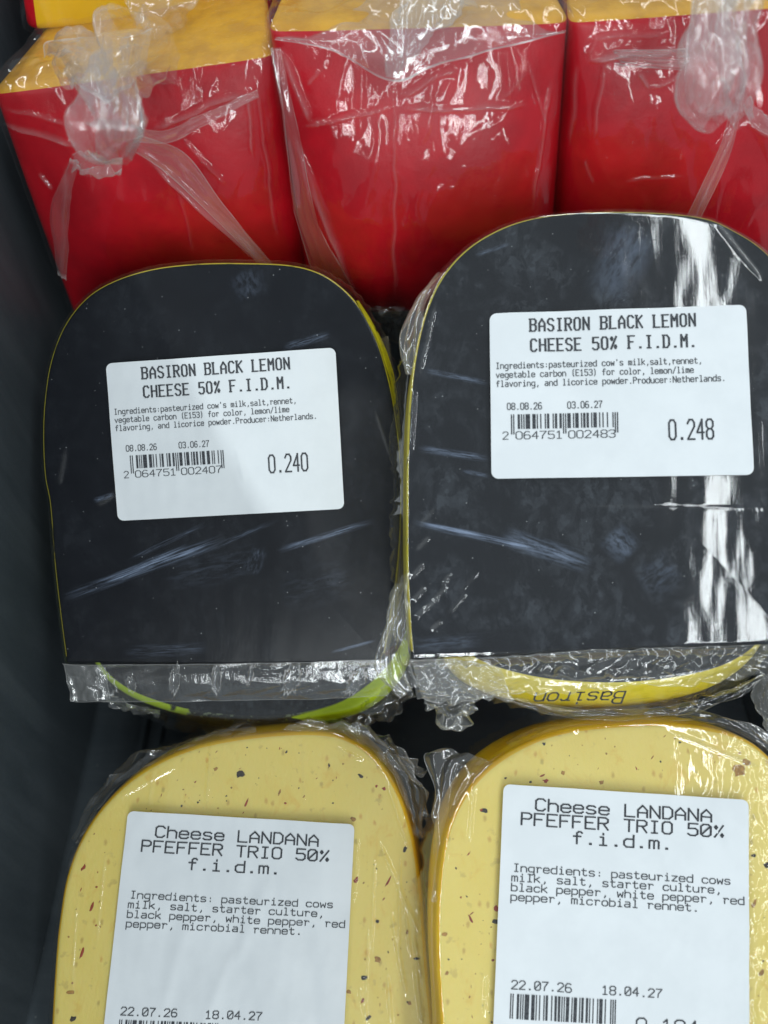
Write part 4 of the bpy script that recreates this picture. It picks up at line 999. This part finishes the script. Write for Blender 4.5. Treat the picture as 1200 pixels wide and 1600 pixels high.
rng = random.Random(12)
def scatter(n, inside):
    out = []
    while len(out) < n:
        x, y = inside(rng)
        k = rng.choice([0, 0, 1, 1, 2, 2, 2])
        L = {0: rng.uniform(.12, .35), 1: rng.uniform(.2, .7), 2: rng.uniform(.10, .35)}[k]
        out.append((x, y, L, L * (rng.uniform(.18, .35) if k == 1 else rng.uniform(.5, 1)), rng.uniform(0, 3.14) if k != 1 else rng.choice([1.0, 1.3, -1.2, .8, 1.6]) + rng.uniform(-.3, .3), k))
    return out
PL = Frame(375, 1278, .1955, 25, 0)
itemsL = [(376, 1210, 1.1, 1.0, .5, 0), (337, 1202, .7, .6, 0, 2), (448, 1175, .5, .3, 1, 0), (514, 1196, .8, .3, 1.5, 0), (563, 1212, .8, .5, -.6, 0), (588, 1228, .5, .4, 0, 1), (600, 1232, .6, .5, .4, 1),
          (385, 1255, 1.3, .35, 1.2, 1), (437, 1238, 1.0, .3, 1.2, 2), (446, 1255, .4, .3, 0, 1), (633, 1327, .9, .5, 1, 0), (607, 1377, 1.9, .35, 1.05, 1), (130, 1356, 1.2, .5, .9, 1), (143, 1417, 1.3, .4, 1.2, 1),
          (128, 1488, 1.6, .4, 1.3, 1), (95, 1383, .6, .5, 0, 2), (151, 1386, .4, .3, 0, 1), (150, 1446, .3, .3, 0, 1), (556, 1375, .9, .6, 1, 1), (552, 1280, .8, .7, 0, 2), (168, 1242, 1.0, .5, .4, 1), (178, 1228, .7, .6, 0, 2),
          (590, 1500, 1.1, .7, -.4, 2), (568, 1527, 1.1, .7, .3, 0), (590, 1440, .6, .5, 0, 0), (636, 1456, .8, .4, 1.2, 2), (650, 1498, .8, .4, 0, 0), (544, 1550, .8, .6, 0, 2), (567, 1563, .9, .5, 1.2, 1), (114, 1592, .9, .8, 0, 0),
          (110, 1550, 1.0, .6, 0, 2), (640, 1568, .8, .6, 0, 2), (575, 1590, 1, .5, .6, 0), (309, 1254, .4, .3, 1, 0), (147, 1281, .7, .6, 0, 2), (305, 1222, .5, .2, 1, 1), (475, 1245, .5, .3, 1, 2), (520, 1255, .3, .25, 0, 0)]
itemsL += scatter(36, lambda r: (r.uniform(110, 640), r.uniform(1165, 1265))) + scatter(22, lambda r: (r.uniform(560, 650), r.uniform(1280, 1600))) + scatter(16, lambda r: (r.uniform(100, 185), r.uniform(1300, 1600)))
itemsL += [(x, y, L * .55, w_ * .6, a, k) for (x, y, L, w_, a, k) in scatter(115, lambda r: (r.uniform(95, 650), r.uniform(1165, 1600)))]
pepper_left, pl_film = pepper_cheese('pale yellow pepper cheese wedge with a pepper-flecked face, next to the bin wall', PL,
    [(75, 1700), (78, 1600), (84, 1500), (90, 1440), (102, 1370), (125, 1310), (160, 1258), (208, 1213), (270, 1178), (340, 1157), (430, 1145), (500, 1144), (545, 1154), (586, 1182), (621, 1232), (645, 1300), (658, 1380), (664, 1450), (670, 1530), (677, 1600), (684, 1700)],
    [(688, 1790), (75, 1790)], itemsL, M['film_pepper'], 81,
    [(590, 1310, 655, 1460, 3, .0006, .12), (610, 1420, 635, 1560, 3, .0005, .15), (630, 1400, 642, 1500, 2.5, .0004, .12), (645, 1460, 668, 1570, 3, .0005, .15), (605, 1520, 612, 1610, 3, .0005, .15), (520, 1165, 570, 1190, 3, .0004, .12), (600, 1210, 640, 1330, 3, .0005, .1), (645, 1330, 655, 1440, 3, .0005, .12),
     (180, 1250, 280, 1195, 3, .0004, .08), (105, 1360, 130, 1310, 3, .0004, .1), (560, 1540, 575, 1600, 3, .0004, .1), (330, 1160, 322, 1262, 2, .0003, .1), (470, 1150, 476, 1270, 2, .0002, .06), (560, 1300, 552, 1420, 2, .0003, .08), (585, 1330, 580, 1500, 2, .0003, .08), (625, 1330, 622, 1520, 2, .0004, .12), (575, 1440, 570, 1600, 2, .0003, .1), (120, 1400, 112, 1560, 2, .0003, .08), (165, 1330, 150, 1480, 2, .0003, .08), (240, 1200, 232, 1262, 2, .0003, .08), (648, 1500, 660, 1600, 5, .0005, .1)])
price_label(PL, [(200, 1267), (554, 1288), (534, 1680), (155, 1668)], 58, 66, pepper_left, .0017, 1.6, pepper_content(1.075, '2064752001829', '0.182'), [(20, 20, 12, 58, 2.0, .00025), (38, 14, 30, 40, 1.8, .00022), (46, 24, 52, 60, 3.0, -.0003), (30, 34, 22, 62, 1.4, .0002)])
PR = Frame(980, 1237, .1815, 24, 0.7)
itemsR = [(757, 1267, .8, .6, 0, 0), (752, 1266, .5, .4, 0, 1), (848, 1212, .8, .25, .4, 1), (853, 1220, .9, .5, 0, 1), (735, 1435, 1.0, .35, -1.1, 1), (775, 1420, 1.0, .8, 1.4, 1), (850, 1162, .5, .4, 0, 0), (1062, 1160, .4, .3, 0, 0), (695, 1460, .8, .5, 0, 2), (696, 1365, .8, .5, 0, 2), (774, 1440, .8, .6, 0, 0),
          (829, 1222, .4, .3, 0, 0), (790, 1216, .4, .3, .4, 0), (720, 1402, .3, .3, 0, 1), (770, 1500, .4, .3, 0, 1), (698, 1520, .6, .4, 1, 2), (1178, 1337, .7, .5, 0, 0), (1198, 1352, .9, .8, 0, 0), (1178, 1412, 1.2, .5, 1, 2), (1190, 1520, 1, .6, 1, 2), (1155, 1205, 2.0, 1.4, 0, 2), (1165, 1190, 1.4, 1.0, 0, 2), (880, 1208, .6, .6, 0, 2), (940, 1222, .8, .6, 0, 2)]
itemsR += scatter(24, lambda r: (r.uniform(790, 1190), r.uniform(1150, 1225))) + scatter(20, lambda r: (r.uniform(692, 775), r.uniform(1330, 1600))) + scatter(6, lambda r: (r.uniform(1180, 1260), r.uniform(1280, 1600)))
itemsR += [(x, y, L * .55, w_ * .6, a, k) for (x, y, L, w_, a, k) in scatter(115, lambda r: (r.uniform(695, 1270), r.uniform(1150, 1600)))]
pepper_right, pr_film = pepper_cheese('pale yellow pepper cheese wedge with glaring rippled film down its right side', PR,
    [(692, 1700), (688, 1600), (682, 1500), (682, 1420), (688, 1350), (701, 1290), (726, 1240), (766, 1196), (820, 1162), (880, 1141), (960, 1131), (1050, 1129), (1120, 1139), (1170, 1156), (1206, 1184), (1238, 1224), (1265, 1290), (1280, 1380), (1290, 1500), (1300, 1600), (1305, 1700)],
    [(1305, 1790), (695, 1790)], itemsR, M['film_pepper_rough'], 83,
    [(742, 1210, 732, 1320, 3, .0005, .12), (1035, 1140, 1190, 1200, 4, .0005, .2), (1190, 1180, 1240, 1250, 4, .0005, .1), (905, 1142, 830, 1165, 3, .0004, .15), (760, 1520, 757, 1590, 3, .0004, .1), (700, 1300, 690, 1400, 3, .0004, .06)], grain_at=(1070, 80))
price_label(PR, [(787, 1225), (1170, 1250), (1171, 1664), (769, 1642)], 58, 63.5, pepper_right, .0018, 1.6, pepper_content(1.0, '2064752001843', '0.184'), [(22, 32, 14, 60, 1.8, .00026), (36, 14, 39, 26, 1.4, .0002), (44, 30, 30, 58, 2.0, .00024), (48, 3, 55, 20, 1.6, .00018)])
# loose film round the pepper cheeses
sheet('film_ruffle', [[PL.hit(440, 1142, -.001), PL.hit(520, 1143, -.001), PL.hit(585, 1176, -.001), PL.hit(628, 1236, -.001), PL.hit(652, 1310, -.001)], [PL.hit(470, 1128, -.004), PL.hit(560, 1134, -.004), PL.hit(612, 1176, -.003), PL.hit(648, 1238, -.003), PL.hit(657, 1310, -.003)], [PL.hit(490, 1124, -.009), PL.hit(575, 1140, -.007), PL.hit(634, 1180, -.006), PL.hit(660, 1245, -.006), PL.hit(660, 1305, -.006)]],
      M['film_loose'], pepper_left, pl_film, nu=150, nv=40, amp=.0010, fu=12, fv=2.5, seed=91, haze=.08, edge=1.2)
sheet('film_ruffle', [[PL.hit(590, 1176, -.003), PL.hit(630, 1182, -.003), PL.hit(655, 1196, -.004)], [PL.hit(620, 1200, -.003), PL.hit(655, 1212, -.003), PL.hit(668, 1206, -.004)]],
      M['film_loose'], pepper_left, pl_film, nu=50, nv=30, amp=.0013, fu=4, fv=2, seed=92, haze=.09, edge=.8)
sheet('film_ruffle', [[PL.hit(120, 1318, -.002), PL.hit(158, 1258, -.002), PL.hit(215, 1206, -.002), PL.hit(300, 1166, -.002), PL.hit(400, 1145, -.002)], [PL.hit(112, 1310, -.010), PL.hit(142, 1246, -.010), PL.hit(195, 1190, -.010), PL.hit(285, 1150, -.010), PL.hit(400, 1133, -.008)]],
      M['film_loose'], pepper_left, pl_film, nu=130, nv=30, amp=.0010, fu=10, fv=2.5, seed=93, haze=.02, hz_ridge=.08, edge=.8)
sheet('film_ruffle', [[PR.hit(772, 1190, -.001), PR.hit(735, 1226, -.001), PR.hit(708, 1275, -.001), PR.hit(692, 1340, -.001), PR.hit(685, 1410, -.001)], [PR.hit(745, 1182, -.004), PR.hit(712, 1205, -.004), PR.hit(694, 1260, -.004), PR.hit(686, 1340, -.004), PR.hit(681, 1410, -.003)], [PR.hit(690, 1172, -.008), PR.hit(662, 1180, -.008), PR.hit(676, 1230, -.008), PR.hit(680, 1340, -.008), PR.hit(676, 1410, -.006)]],
      M['film_loose'], pepper_right, pr_film, nu=110, nv=50, amp=.0009, fu=5, fv=3, seed=94, haze=.07)
sheet('film_ruffle', [[PR.hit(800, 1170, -.002), PR.hit(880, 1138, -.002), PR.hit(980, 1127, -.002), PR.hit(1080, 1128, -.002), PR.hit(1160, 1148, -.002), PR.hit(1220, 1190, -.002)], [PR.hit(790, 1160, -.008), PR.hit(875, 1128, -.008), PR.hit(980, 1117, -.008), PR.hit(1085, 1112, -.006), PR.hit(1168, 1130, -.005), PR.hit(1228, 1175, -.004)]],
      M['film_loose'], pepper_right, pr_film, nu=150, nv=24, amp=.0007, fu=12, fv=2, seed=95, haze=.04, edge=.7)
sheet('film_ruffle', [[PL.hit(655, 1400, -.001), PL.hit(664, 1470, -.001), PL.hit(672, 1540, -.001), PL.hit(680, 1620, -.001)], [PL.hit(664, 1400, -.004), PL.hit(677, 1470, -.004), PL.hit(682, 1540, -.005), PL.hit(690, 1620, -.005)]],
      M['film_loose'], pepper_left, pl_film, nu=80, nv=20, amp=.0008, fu=6, fv=2, seed=96, haze=.06)
